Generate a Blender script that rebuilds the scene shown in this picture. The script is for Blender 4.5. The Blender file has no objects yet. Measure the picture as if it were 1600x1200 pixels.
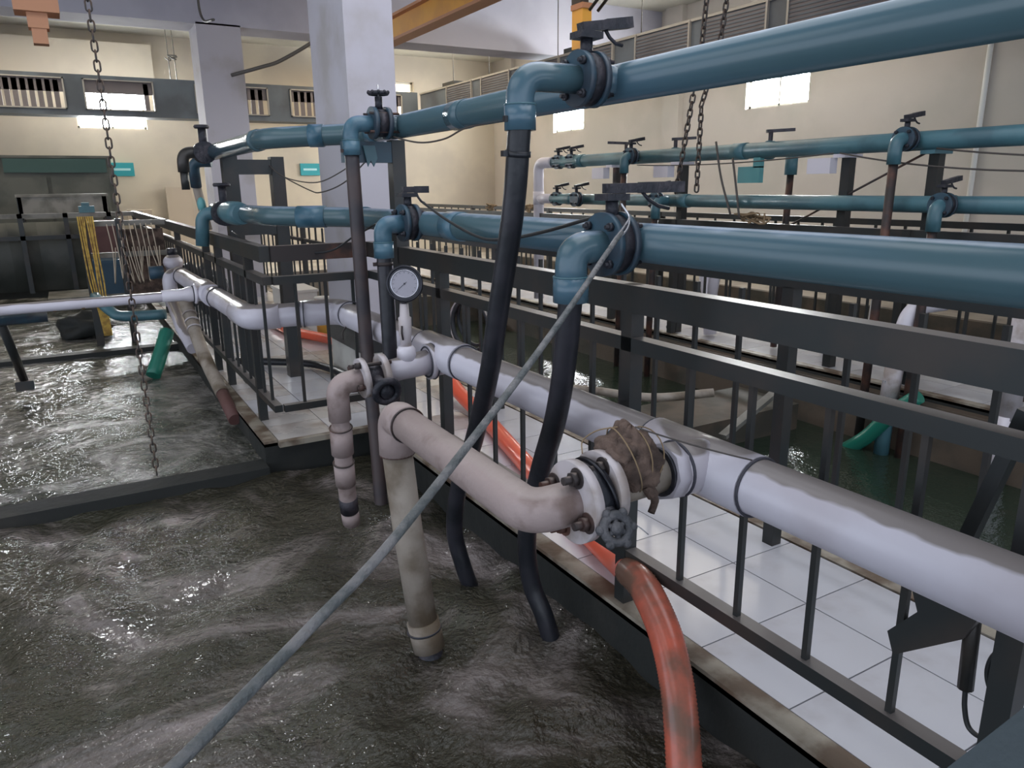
import bpy, bmesh, math, random
import numpy as np
from mathutils import Vector, Matrix, Quaternion
random.seed(7)
SC = bpy.context.scene
COL = SC.collection
PI = math.pi

# ------------------------------------------------------------------ camera
cam_d = bpy.data.cameras.new('camera'); cam = bpy.data.objects.new('camera', cam_d); COL.objects.link(cam)
AX = Vector((0.86316228, -0.504791, -0.01170113))      # image right in world axes
AD = Vector((-0.1392842, -0.21576491, -0.96646025))    # image down
AF = Vector((0.48533574, 0.83584182, -0.25654954))     # viewing direction
M = Matrix(((AX.x, -AD.x, -AF.x), (AX.y, -AD.y, -AF.y), (AX.z, -AD.z, -AF.z)))
cam.matrix_world = Matrix.Translation((0, 0, 1.4)) @ M.to_4x4()
cam_d.sensor_width = 36.0
cam_d.lens = 36.0 * 1166.5 / 1600.0
cam_d.clip_start = 0.02; cam_d.clip_end = 200
SC.camera = cam

# ------------------------------------------------------------------ world, lights, exposure
SC.view_settings.view_transform = 'Standard'
SC.view_settings.look = 'None'
SC.view_settings.gamma = 1.0
SC.view_settings.use_curve_mapping = False
SC.view_settings.exposure = 0.25
W = bpy.data.worlds.new('world'); SC.world = W; W.use_nodes = True
bg = W.node_tree.nodes['Background']; bg.inputs[0].default_value = (0.78, 0.86, 1.0, 1); bg.inputs[1].default_value = 1.7

def area(name, loc, rot, sx, sy, power, color):
    d = bpy.data.lights.new(name, 'AREA'); d.shape = 'RECTANGLE'; d.size = sx; d.size_y = sy
    d.energy = power; d.color = color
    o = bpy.data.objects.new(name, d); COL.objects.link(o); o.location = loc; o.rotation_euler = rot
    return o
# daylight coming in through the windows (end wall, right wall)
area('window_daylight', (1.0, 16.1, 2.62), (math.radians(-90), 0, 0), 1.05, 0.26, 130, (0.95, 0.98, 1.0))
area('window_daylight', (8.9, 7.9, 2.7), (0, math.radians(90), 0), 0.45, 1.05, 60, (0.96, 0.98, 1.0))
area('window_daylight', (8.9, 13.1, 2.7), (0, math.radians(90), 0), 0.45, 1.0, 60, (0.96, 0.98, 1.0))
# unseen warm area lights added under the ceiling further down the hall
area('hall_fill', (5.6, 13.3, 3.9), (0, 0, 0), 3.0, 4.0, 95, (1.0, 0.84, 0.62))
area('hall_fill', (-1.5, 13.3, 3.9), (0, 0, 0), 3.0, 3.0, 60, (1.0, 0.88, 0.68))
area('hall_fill', (5.6, 7.6, 3.9), (0, 0, 0), 4.5, 4.0, 75, (1.0, 0.88, 0.72))

# unseen bluish overhead lights added to brighten the near area
area('hall_fill', (2.2, 1.8, 4.1), (0, 0, 0), 3.2, 4.6, 105, (0.90, 0.93, 1.0))
area('hall_fill', (-2.2, 3.2, 4.1), (0, 0, 0), 3.0, 6.0, 70, (0.92, 0.95, 1.0))
# ------------------------------------------------------------------ materials
MT = {}
def mat(name, col, rough=0.5, metal=0.0, col2=None, scale=4.0, lo=0.42, hi=0.62, bump=0.0, bscale=40.0,
        dust_sheen=None, dust_sheen_amt=0.7, dlo=0.93, dhi=1.08, emit=None, estr=1.0, detail=5.0, spec=None, rough2=None, stretch=None):
    m = bpy.data.materials.new(name); m.use_nodes = True; MT[name] = m
    nt = m.node_tree; N = nt.nodes; L = nt.links; b = N['Principled BSDF']
    b.inputs['Base Color'].default_value = (*col, 1); b.inputs['Roughness'].default_value = rough
    b.inputs['Metallic'].default_value = metal
    if spec is not None: b.inputs['Specular IOR Level'].default_value = spec
    cur = None
    co = N.new('ShaderNodeTexCoord'); src = co.outputs['Object']
    if stretch:
        mp = N.new('ShaderNodeMapping'); mp.inputs['Scale'].default_value = stretch; L.new(src, mp.inputs[0]); src = mp.outputs[0]
    if col2:
        n = N.new('ShaderNodeTexNoise'); n.inputs['Scale'].default_value = scale; n.inputs['Detail'].default_value = detail
        L.new(src, n.inputs['Vector'])
        r = N.new('ShaderNodeMapRange'); r.inputs[1].default_value = lo; r.inputs[2].default_value = hi; r.interpolation_type = 'SMOOTHSTEP'
        L.new(n.outputs[0], r.inputs[0])
        mx = N.new('ShaderNodeMix'); mx.data_type = 'RGBA'; mx.inputs[6].default_value = (*col, 1); mx.inputs[7].default_value = (*col2, 1)
        L.new(r.outputs[0], mx.inputs[0]); cur = mx.outputs[2]
        if rough2 is not None:
            rr = N.new('ShaderNodeMapRange'); rr.inputs[3].default_value = rough; rr.inputs[4].default_value = rough2
            L.new(r.outputs[0], rr.inputs[0]); L.new(rr.outputs[0], b.inputs['Roughness'])
    if dust_sheen:     # dusty film on upward faces; on the blue pipes a painted ceiling-light sheen
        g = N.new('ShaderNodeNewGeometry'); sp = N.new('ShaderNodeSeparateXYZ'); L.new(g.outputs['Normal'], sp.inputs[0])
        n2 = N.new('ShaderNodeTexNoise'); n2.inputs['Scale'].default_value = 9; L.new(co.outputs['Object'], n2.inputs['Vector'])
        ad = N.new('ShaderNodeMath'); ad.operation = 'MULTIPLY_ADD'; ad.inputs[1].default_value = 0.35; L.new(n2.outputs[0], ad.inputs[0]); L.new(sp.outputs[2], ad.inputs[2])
        r2 = N.new('ShaderNodeMapRange'); r2.inputs[1].default_value = dlo; r2.inputs[2].default_value = dhi; r2.inputs[4].default_value = dust_sheen_amt
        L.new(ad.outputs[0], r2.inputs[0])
        m2 = N.new('ShaderNodeMix'); m2.data_type = 'RGBA'; m2.inputs[7].default_value = (*dust_sheen, 1)
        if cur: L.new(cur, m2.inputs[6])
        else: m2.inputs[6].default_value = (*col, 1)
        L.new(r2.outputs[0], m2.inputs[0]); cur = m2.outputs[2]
    if cur: L.new(cur, b.inputs['Base Color'])
    if bump:
        n3 = N.new('ShaderNodeTexNoise'); n3.inputs['Scale'].default_value = bscale; n3.inputs['Detail'].default_value = 6; L.new(src, n3.inputs['Vector'])
        bp = N.new('ShaderNodeBump'); bp.inputs['Strength'].default_value = bump; bp.inputs['Distance'].default_value = 0.02
        L.new(n3.outputs[0], bp.inputs['Height']); L.new(bp.outputs[0], b.inputs['Normal'])
    if emit:
        b.inputs['Emission Color'].default_value = (*emit, 1); b.inputs['Emission Strength'].default_value = estr
    return m

mat('wall_cream', (0.62, 0.55, 0.44), 0.85, col2=(0.52, 0.46, 0.38), scale=0.7, bump=0.05, bscale=8)
mat('wall_pale', (0.66, 0.60, 0.54), 0.85, col2=(0.58, 0.54, 0.48), scale=0.8, bump=0.05, bscale=8)
mat('ceiling_white', (0.62, 0.60, 0.52), 0.9, col2=(0.54, 0.52, 0.46), scale=0.8)
mat('beam_lilac', (0.50, 0.49, 0.56), 0.85, col2=(0.44, 0.43, 0.50), scale=1.2)
mat('column_lilac', (0.50, 0.48, 0.53), 0.8, col2=(0.40, 0.37, 0.37), scale=2.0, lo=.5, hi=.75, bump=0.06, bscale=12)
mat('column_band', (0.012, 0.014, 0.016), 0.5)
mat('column_white', (0.55, 0.54, 0.50), 0.7, col2=(0.45, 0.43, 0.40), scale=4)
mat('concrete_dark', (0.014, 0.016, 0.015), 0.75, col2=(0.030, 0.028, 0.024), scale=3, lo=.5, hi=.8, bump=0.3, bscale=14)
mat('concrete_brown', (0.10, 0.075, 0.055), 0.75, col2=(0.05, 0.045, 0.035), scale=2.2, bump=0.3, bscale=10)
mat('grout', (0.10, 0.095, 0.09), 0.8)
mat('tile_white', (0.56, 0.56, 0.60), 0.14, col2=(0.33, 0.29, 0.29), scale=2.6, lo=.44, hi=.76, rough2=0.3)
mat('tile_stained', (0.48, 0.46, 0.45), 0.25, col2=(0.22, 0.16, 0.13), scale=3.5, lo=.42, hi=.7, rough2=0.4)
mat('curb', (0.30, 0.27, 0.22), 0.6, col2=(0.11, 0.075, 0.05), scale=6, lo=.38, hi=.60, bump=0.3, bscale=25)
mat('floor_far', (0.33, 0.29, 0.24), 0.6, col2=(0.22, 0.19, 0.16), scale=2)
mat('metal_dark', (0.024, 0.028, 0.029), 0.42, 0.2, col2=(0.044, 0.037, 0.033), scale=4, lo=.42, hi=.7, dust_sheen=(0.19, 0.172, 0.165), dust_sheen_amt=0.75)
mat('metal_rusty', (0.035, 0.028, 0.028), 0.6, 0.2, col2=(0.12, 0.055, 0.04), scale=7, lo=.45, hi=.7, dust_sheen=(0.2, 0.16, 0.14))
mat('iron_black', (0.018, 0.02, 0.028), 0.5, 0.3, col2=(0.05, 0.045, 0.055), scale=12, bump=0.3, bscale=60, dust_sheen=(0.20, 0.19, 0.21), dust_sheen_amt=0.45)
mat('iron_dusty', (0.055, 0.058, 0.066), 0.65, 0.1, col2=(0.10, 0.10, 0.11), scale=25, bump=0.4, bscale=80)
mat('blue_pipe', (0.058, 0.108, 0.125), 0.25, col2=(0.062, 0.125, 0.175), scale=1.6, lo=.40, hi=.66, dust_sheen=(0.27, 0.34, 0.44), dust_sheen_amt=0.65, stretch=(1, .35, 1))  # bluish top tone paints in the sheen of the ceiling light
mat('blue_bright', (0.07, 0.15, 0.205), 0.33, col2=(0.025, 0.08, 0.12), scale=5, lo=.5, hi=.72, dust_sheen=(0.18, 0.24, 0.36), dust_sheen_amt=0.6)
mat('blue_valve', (0.028, 0.068, 0.10), 0.45, col2=(0.035, 0.05, 0.07), scale=8, dust_sheen=(0.16, 0.17, 0.22), dust_sheen_amt=0.6)
mat('teal_pipe', (0.07, 0.17, 0.205), 0.4, col2=(0.05, 0.12, 0.15), scale=4, dust_sheen=(0.10, 0.20, 0.24))
mat('teal_bright', (0.10, 0.30, 0.31), 0.5)
mat('white_pvc', (0.56, 0.54, 0.61), 0.32, col2=(0.48, 0.45, 0.50), scale=2.2, dust_sheen=(0.20, 0.175, 0.165), dust_sheen_amt=0.93, dlo=.86, dhi=.93)
mat('white_clean', (0.64, 0.61, 0.67), 0.35)
mat('pvc_mark', (0.045, 0.045, 0.06), 0.6)
mat('pvc_pink', (0.34, 0.27, 0.26), 0.6, col2=(0.17, 0.12, 0.105), scale=9, lo=.5, hi=.72, bump=0.15, bscale=50, dust_sheen=(0.38, 0.32, 0.30))
mat('pvc_old', (0.30, 0.26, 0.22), 0.6, col2=(0.12, 0.09, 0.06), scale=5, lo=.42, hi=.66, bump=0.2, bscale=40)
mat('pvc_flange', (0.50, 0.46, 0.48), 0.5, col2=(0.34, 0.29, 0.27), scale=9)
mat('hose_black', (0.010, 0.012, 0.017), 0.40, col2=(0.022, 0.022, 0.030), scale=6, bump=0.1, bscale=30)
mat('hose_rusty', (0.055, 0.038, 0.038), 0.5, col2=(0.030, 0.026, 0.032), scale=5, lo=.4, hi=.6)
mat('hose_orange', (0.85, 0.13, 0.065), 0.28, col2=(0.66, 0.12, 0.07), scale=3)
mat('hose_dirty', (0.60, 0.13, 0.08), 0.25, col2=(0.16, 0.09, 0.065), scale=4.2, lo=.38, hi=.60)
mat('hose_green', (0.015, 0.17, 0.12), 0.35)
mat('cable_black', (0.018, 0.02, 0.022), 0.5)
mat('cable_brown', (0.07, 0.06, 0.055), 0.6)
mat('rope_grey', (0.075, 0.085, 0.088), 0.6, col2=(0.15, 0.15, 0.155), scale=20, bump=0.5, bscale=90)
mat('wire_bright', (0.55, 0.57, 0.62), 0.25, 0.7)
mat('rope_yellow', (0.55, 0.36, 0.08), 0.8, col2=(0.36, 0.22, 0.06), scale=20)
mat('rope_straw', (0.24, 0.17, 0.10), 0.9)
mat('cloth_brown', (0.13, 0.088, 0.070), 0.9, col2=(0.05, 0.034, 0.028), scale=14, lo=.4, hi=.62, bump=1.0, bscale=28)
mat('chain_steel', (0.05, 0.045, 0.045), 0.5, 0.5, col2=(0.09, 0.06, 0.045), scale=12)
mat('yellow_paint', (0.85, 0.44, 0.07), 0.5, col2=(0.75, 0.36, 0.07), scale=2)
mat('orange_paint', (0.50, 0.24, 0.13), 0.6)
mat('duct_grey', (0.11, 0.13, 0.155), 0.55, 0.1, col2=(0.08, 0.09, 0.105), scale=1.5)
mat('duct_frame', (0.34, 0.32, 0.29), 0.5, 0.3)
mat('duct_ribbed', (0.15, 0.13, 0.135), 0.5, 0.1)
mat('slat_pale', (0.38, 0.34, 0.30), 0.5)
mat('rod', (0.12, 0.11, 0.10), 0.6)
mat('window_sky', (1, 1, 1), 0.5, emit=(0.93, 0.98, 1.0), estr=90.0)
mat('window_warm', (1, 1, 1), 0.5, emit=(1.0, 0.86, 0.60), estr=2.2)
mat('frame_white', (0.6, 0.58, 0.52), 0.6)
mat('sign_teal', (0.03, 0.33, 0.38), 0.5)
mat('sign_print', (0.45, 0.75, 0.78), 0.5)
mat('cabinet_olive', (0.075, 0.078, 0.07), 0.6, col2=(0.045, 0.05, 0.045), scale=2)
mat('cabinet_green', (0.02, 0.055, 0.05), 0.5)
mat('shelf_pale', (0.22, 0.21, 0.19), 0.6, col2=(0.12, 0.115, 0.10), scale=4)
mat('board_beige', (0.50, 0.42, 0.33), 0.8)
mat('crate_red', (0.11, 0.05, 0.045), 0.7)
mat('crate_blue', (0.03, 0.07, 0.11), 0.5)
mat('gloss_white', (0.85, 0.84, 0.80), 0.4)
mat('gauge_face', (0.30, 0.29, 0.34), 0.3)
mat('gauge_case', (0.02, 0.021, 0.028), 0.3, 0.5)
mat('gauge_ring', (0.45, 0.45, 0.50), 0.25, 0.8)
mat('plate_slate', (0.030, 0.044, 0.052), 0.6, bump=0.2, bscale=80)
mat('bag_white', (0.6, 0.58, 0.55), 0.7)
mat('can_yellow', (0.6, 0.36, 0.06), 0.5)

def water_mat(name, deep, foam, scale, lo, hi, rough, bump):
    m = bpy.data.materials.new(name); m.use_nodes = True; MT[name] = m
    nt = m.node_tree; N = nt.nodes; L = nt.links; b = N['Principled BSDF']
    co = N.new('ShaderNodeTexCoord')
    n1 = N.new('ShaderNodeTexNoise'); n1.inputs['Scale'].default_value = scale; n1.inputs['Detail'].default_value = 8; n1.inputs['Distortion'].default_value = 1.2
    n1.inputs['Roughness'].default_value = 0.62
    L.new(co.outputs['Object'], n1.inputs['Vector'])
    r = N.new('ShaderNodeMapRange'); r.inputs[1].default_value = lo; r.inputs[2].default_value = hi; r.interpolation_type = 'SMOOTHSTEP'; L.new(n1.outputs[0], r.inputs[0])
    n2 = N.new('ShaderNodeTexNoise'); n2.inputs['Scale'].default_value = 0.9; L.new(co.outputs['Object'], n2.inputs['Vector'])
    mx0 = N.new('ShaderNodeMix'); mx0.data_type = 'RGBA'; mx0.inputs[6].default_value = (*deep, 1); mx0.inputs[7].default_value = (deep[0]*1.2, deep[1]*1.6, deep[2]*1.6, 1)
    L.new(n2.outputs[0], mx0.inputs[0])
    mx = N.new('ShaderNodeMix'); mx.data_type = 'RGBA'; L.new(mx0.outputs[2], mx.inputs[6]); mx.inputs[7].default_value = (*foam, 1); L.new(r.outputs[0], mx.inputs[0])
    L.new(mx.outputs[2], b.inputs['Base Color'])
    rr = N.new('ShaderNodeMapRange'); rr.inputs[3].default_value = rough; rr.inputs[4].default_value = rough + 0.16; L.new(r.outputs[0], rr.inputs[0]); L.new(rr.outputs[0], b.inputs['Roughness'])
    b.inputs['IOR'].default_value = 1.45
    n3 = N.new('ShaderNodeTexNoise'); n3.inputs['Scale'].default_value = 13; n3.inputs['Detail'].default_value = 5; L.new(co.outputs['Object'], n3.inputs['Vector'])
    n4 = N.new('ShaderNodeTexNoise'); n4.inputs['Scale'].default_value = 48; n4.inputs['Detail'].default_value = 2; L.new(co.outputs['Object'], n4.inputs['Vector'])
    ad = N.new('ShaderNodeMath'); ad.operation = 'MULTIPLY_ADD'; ad.inputs[1].default_value = 0.35; L.new(n4.outputs[0], ad.inputs[0]); L.new(n3.outputs[0], ad.inputs[2])
    bp = N.new('ShaderNodeBump'); bp.inputs['Strength'].default_value = bump; bp.inputs['Distance'].default_value = 0.075; L.new(ad.outputs[0], bp.inputs['Height']); L.new(bp.outputs[0], b.inputs['Normal'])
    return m
water_mat('water_near', (0.030, 0.024, 0.016), (0.25, 0.215, 0.21), 1.1, .47, .72, 0.035, 0.55)
water_mat('water_mid', (0.032, 0.031, 0.025), (0.26, 0.25, 0.24), 1.7, .42, .68, 0.035, 0.42)
water_mat('water_still', (0.020, 0.026, 0.018), (0.03, 0.035, 0.025), 1.5, .5, .7, 0.04, 0.12)

# ------------------------------------------------------------------ mesh building
class MB:
    def __init__(s): s.v = []; s.f = []; s.sm = []
    def add(s, vs, fs, smooth=False):
        k = len(s.v); s.v += [Vector(v) for v in vs]; s.f += [tuple(i + k for i in f) for f in fs]; s.sm += [smooth] * len(fs); return s
    def box(s, a, b):
        x0, y0, z0 = a; x1, y1, z1 = b
        return s.add([(x0,y0,z0),(x1,y0,z0),(x1,y1,z0),(x0,y1,z0),(x0,y0,z1),(x1,y0,z1),(x1,y1,z1),(x0,y1,z1)],
                     [(0,3,2,1),(4,5,6,7),(0,1,5,4),(1,2,6,5),(2,3,7,6),(3,0,4,7)])
    def bar(s, p, q, w, h, up=(0, 0, 1)):        # rectangular bar from p to q
        p, q = Vector(p), Vector(q); d = (q - p).normalized(); u = Vector(up)
        if abs(d.dot(u)) > .95: u = Vector((0, 1, 0))
        a = d.cross(u).normalized() * w / 2; c = a.cross(d).normalized() * h / 2
        vs = [p-a-c, p+a-c, p+a+c, p-a+c, q-a-c, q+a-c, q+a+c, q-a+c]
        return s.add(vs, [(0,1,2,3),(7,6,5,4),(0,4,5,1),(1,5,6,2),(2,6,7,3),(3,7,4,0)])
    def tube(s, pts, r, n=12, cap=True, smooth=True):
        pts = [Vector(p) for p in pts]; R = r if isinstance(r, (list, tuple)) else [r] * len(pts)
        t0 = (pts[1] - pts[0]).normalized(); u = t0.orthogonal().normalized(); k = len(s.v); prev = t0
        for i, p in enumerate(pts):
            t = (pts[min(i+1, len(pts)-1)] - pts[max(i-1, 0)]).normalized()
            if t.length == 0: t = prev
            u = (prev.rotation_difference(t) @ u); u = (u - t * u.dot(t)).normalized(); w = t.cross(u); prev = t
            for j in range(n):
                a = 2 * PI * j / n; s.v.append(p + (u * math.cos(a) + w * math.sin(a)) * R[i])
        for i in range(len(pts) - 1):
            for j in range(n):
                s.f.append((k+i*n+j, k+i*n+(j+1) % n, k+(i+1)*n+(j+1) % n, k+(i+1)*n+j)); s.sm.append(smooth)
        if cap:
            s.f.append(tuple(k + j for j in reversed(range(n)))); s.sm.append(False)
            m = k + (len(pts)-1)*n; s.f.append(tuple(m + j for j in range(n))); s.sm.append(False)
        return s
    def cyl(s, p, q, r, n=16, r2=None): return s.tube([p, q], [r, r if r2 is None else r2], n)
    def ring(s, c, ax, R, r, n=28, m=8):
        c = Vector(c); ax = Vector(ax).normalized(); u = ax.orthogonal().normalized(); w = ax.cross(u); k = len(s.v)
        for i in range(n):
            a = 2*PI*i/n; d = u*math.cos(a) + w*math.sin(a)
            for j in range(m):
                b = 2*PI*j/m; s.v.append(c + d*(R + r*math.cos(b)) + ax*r*math.sin(b))
        for i in range(n):
            for j in range(m):
                s.f.append((k+i*m+j, k+((i+1) % n)*m+j, k+((i+1) % n)*m+(j+1) % m, k+i*m+(j+1) % m)); s.sm.append(True)
        return s
    def ball(s, c, r, n=12, m=8, sc=(1, 1, 1)):
        k = len(s.v); c = Vector(c)
        for i in range(m + 1):
            t = PI * i / m
            for j in range(n):
                a = 2*PI*j/n; s.v.append(c + Vector((r*sc[0]*math.sin(t)*math.cos(a), r*sc[1]*math.sin(t)*math.sin(a), r*sc[2]*math.cos(t))))
        for i in range(m):
            for j in range(n):
                s.f.append((k+i*n+j, k+(i+1)*n+j, k+(i+1)*n+(j+1) % n, k+i*n+(j+1) % n)); s.sm.append(True)
        return s

def children(o): return [c for c in ALL if c.parent == o]
ALL = []
def obj(name, mb, m, parent=None, loc=None):
    base = Vector((0, 0, 0))
    if parent is not None:
        p = parent
        while p is not None: base += p.location; p = p.parent
    off = Vector(loc) if loc is not None else Vector((0, 0, 0))
    me = bpy.data.meshes.new(name)
    me.from_pydata([tuple(v - base - off) for v in mb.v], [], mb.f)
    me.polygons.foreach_set('use_smooth', mb.sm); me.materials.append(MT[m] if isinstance(m, str) else m); me.update()
    o = bpy.data.objects.new(name, me); COL.objects.link(o); o.location = off
    if parent is not None: o.parent = parent
    ALL.append(o); return o
def tag(o, label=None, cat=None, group=None, kind=None):
    if label: o['label'] = label
    if cat: o['category'] = cat
    if group: o['group'] = group
    if kind: o['kind'] = kind
    return o
def thing(name, label, cat, loc=(0, 0, 0), group=None):
    o = bpy.data.objects.new(name, None); COL.objects.link(o); o.location = loc; o.empty_display_size = .1
    ALL.append(o); return tag(o, label, cat, group)
def struct(name, mb, m, parent=None, label=None):
    o = obj(name, mb, m, parent)
    if parent is None: o['kind'] = 'structure'; o['label'] = label or name.replace('_', ' '); o['category'] = name.split('_')[0]
    return o
def struct_root(name, label):
    o = bpy.data.objects.new(name, None); COL.objects.link(o); ALL.append(o)
    o['kind'] = 'structure'; o['label'] = label; o['category'] = name.split('_')[0]; return o
def piece(name, src, parent, loc):               # a repeat of a part, sharing mesh data
    c = src.copy(); c.name = name; COL.objects.link(c); c.parent = parent; c.location = loc; ALL.append(c); return c
def copy_tree(o, parent=None, loc=None, label=None, group=None):
    c = o.copy(); COL.objects.link(c); c.parent = parent; ALL.append(c)
    if loc is not None: c.location = loc
    if label: c['label'] = label
    if group: c['group'] = group
    for ch in [x for x in ALL if x.parent == o]: copy_tree(ch, c)
    return c
def fillet(pts, r, n=6):
    pts = [Vector(p) for p in pts]; out = [pts[0]]
    for i in range(1, len(pts) - 1):
        a, b, c = pts[i-1], pts[i], pts[i+1]
        d1 = (a - b); d2 = (c - b); rr = min(r, d1.length*.48, d2.length*.48); p = b + d1.normalized()*rr; q = b + d2.normalized()*rr
        for k in range(n + 1):
            t = k / n; out.append(p*(1-t)**2 + b*2*t*(1-t) + q*t*t)
    out.append(pts[-1]); return out
def spline(pts, n=8):
    P = [Vector(p) for p in pts]; P = [P[0]*2 - P[1]] + P + [P[-1]*2 - P[-2]]; out = []
    for i in range(1, len(P) - 2):
        for k in range(n):
            t = k / n; a, b, c, d = P[i-1], P[i], P[i+1], P[i+2]
            out.append(((b*2) + (c - a)*t + (a*2 - b*5 + c*4 - d)*t*t + (b*3 - a - c*3 + d)*t**3) * .5)
    out.append(P[-2]); return out
def sag(p, q, d, n=14):
    p, q = Vector(p), Vector(q); return [p.lerp(q, i/n) - Vector((0, 0, d*4*(i/n)*(1-i/n))) for i in range(n+1)]

# ================================================================== SETTING
LX, EY, RX, CZ = -7.0, 16.2, 9.0, 4.15
b = MB(); b.box((LX, 13.2, -0.6), (RX, EY, -0.0)); b.box((8.0, -5, -0.6), (RX, 13.2, 0))
struct('floor', b, 'floor_far', label='worn beige concrete floor along the end wall and right wall')
b = MB(); b.box((LX, -5, -0.75), (RX, 13.2, -0.6)); struct('basin_floor', b, 'concrete_dark', label='dark concrete bottom under the tanks')
b = MB(); b.box((LX, -5, CZ), (RX+.3, EY+.3, CZ+.2)); struct('ceiling', b, 'ceiling_white', label='off-white concrete ceiling slab')
# end wall with window openings
def wall_y(mb, y0, y1, x0, x1, z0, z1, holes):
    holes = sorted(holes); x = x0
    for (a, c, d, e) in holes:
        mb.box((x, y0, z0), (a, y1, z1)); mb.box((a, y0, z0), (c, y1, d)); mb.box((a, y0, e), (c, y1, z1)); x = c
    mb.box((x, y0, z0), (x1, y1, z1))
def wall_x(mb, x0, x1, y0, y1, z0, z1, holes):
    holes = sorted(holes); y = y0
    for (a, c, d, e) in holes:
        mb.box((x0, y, z0), (x1, a, z1)); mb.box((x0, a, z0), (x1, c, d)); mb.box((x0, a, e), (x1, c, z1)); y = c
    mb.box((x0, y, z0), (x1, y1, z1))
b = MB(); wall_y(b, EY, EY+.25, LX, RX+.3, -.6, CZ, [(0.42, 1.56, 2.50, 3.58), (6.15, 7.0, 2.9, 3.62)]); struct('wall_end', b, 'wall_cream', label='cream plastered wall across the far end of the hall')
b = MB(); wall_x(b, RX, RX+.25, -5, EY, -.6, CZ, [(7.34, 8.46, 2.46, 3.0), (12.6, 13.66, 2.45, 2.95)]); struct('wall_right', b, 'wall_pale', label='long pale plastered wall on the right of the hall')
b = MB(); b.box((LX-.2, 8.0, -.6), (LX, EY+.25, CZ)); struct('wall_left', b, 'wall_cream', label='short cream wall at the far left')
def window(name, label, p0, p1, ax, m):
    r = struct_root(name, label)
    x0, y0, z0 = p0; x1, y1, z1 = p1; f = MB(); t = .04
    if ax == 'y':
        y = y0; f.box((x0, y, z0), (x1, y+.06, z0+t)); f.box((x0, y, z1-t), (x1, y+.06, z1)); f.box((x0, y, z0), (x0+t, y+.06, z1)); f.box((x1-t, y, z0), (x1, y+.06, z1)); f.box(((x0+x1)/2-.015, y, z0), ((x0+x1)/2+.015, y+.05, z1))
        g = MB().box((x0, y+.1, z0), (x1, y+.12, z1))
    else:
        x = x0; f.box((x, y0, z0), (x+.06, y1, z0+t)); f.box((x, y0, z1-t), (x+.06, y1, z1)); f.box((x, y0, z0), (x+.06, y0+t, z1)); f.box((x, y1-t, z0), (x+.06, y1, z1)); f.box((x, (y0+y1)/2-.015, z0), (x+.05, (y0+y1)/2+.015, z1))
        g = MB().box((x+.1, y0, z0), (x+.12, y1, z1))
    obj('window_frame', f, 'frame_white', r); obj('window_pane', g, m, r)
window('window_1', 'glaring daylit window high in the end wall behind the duct', (0.42, EY+.08, 2.50), (1.56, EY, 3.58), 'y', 'window_sky')
window('window_2', 'bright window on the right wall, above the far valves', (RX+.08, 12.6, 2.45), (RX, 13.66, 2.95), 'x', 'window_sky')
window('window_3', 'large glaring window on the right wall above the near stretch of pipes', (RX+.08, 7.34, 2.46), (RX, 8.46, 3.0), 'x', 'window_sky')
window('window_4', 'warm-lit window behind the big column at the end wall', (6.15, EY+.08, 2.9), (7.0, EY, 3.62), 'y', 'window_warm')

# pilasters on the right wall, ceiling beams
for i, (y0, y1) in enumerate(((3.6, 3.9), (9.8, 10.2), (15.2, 15.5))):
    struct('trim_%d' % (i+1), MB().box((RX-.10, y0, -.02), (RX, y1, CZ)), 'wall_pale', label='plaster pilaster %s on the right wall' % ('nearest', 'middle', 'farthest')[i].replace('nearest', 'nearest the camera'))
for i, (y0, y1, z0) in enumerate(((10.4, 10.95, 3.34), (4.9, 5.4, 3.42), (-0.6, -0.1, 3.42))):
    struct('trim_%d' % (i+4), MB().box((LX, y0, z0), (RX, y1, CZ)), 'beam_lilac', label=('deep concrete ceiling beam resting on the far column', 'concrete ceiling beam over the near column', 'concrete ceiling beam behind the viewer')[i])
b = MB(); b.box((LX, 15.85, 3.30), (1.75, EY, 3.93)); struct('trim_7', b, 'wall_cream', label='low bulkhead beam against the end wall over the glaring window')
b = MB(); b.box((1.68, 5.4, 3.7), (2.02, 10.4, CZ)); struct('trim_8', b, 'beam_lilac', label='lengthwise ceiling beam running between the two columns')

tag(obj('wall_pipe', MB().cyl((RX-.04, 4.96, 0), (RX-.04, 4.96, CZ), .030, 12), 'gloss_white'), 'slim white vertical pipe on the right wall near the right edge', 'pipe')
# columns
r = struct_root('column', 'near square concrete column with black and white painted foot')
obj('shaft', MB().box((1.68, 4.95, .41), (2.01, 5.70, 3.45)), 'column_lilac', r)
obj('painted_band', MB().box((1.665, 4.935, .27), (2.025, 5.715, .41)), 'column_band', r)
obj('painted_foot', MB().box((1.675, 4.945, 0), (2.015, 5.705, .27)), 'column_white', r)
struct('column', MB().box((1.68, 10.40, 0), (2.20, 10.95, 3.36)), 'column_lilac', label='far lilac-grey concrete column under the ceiling beam')

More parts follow.
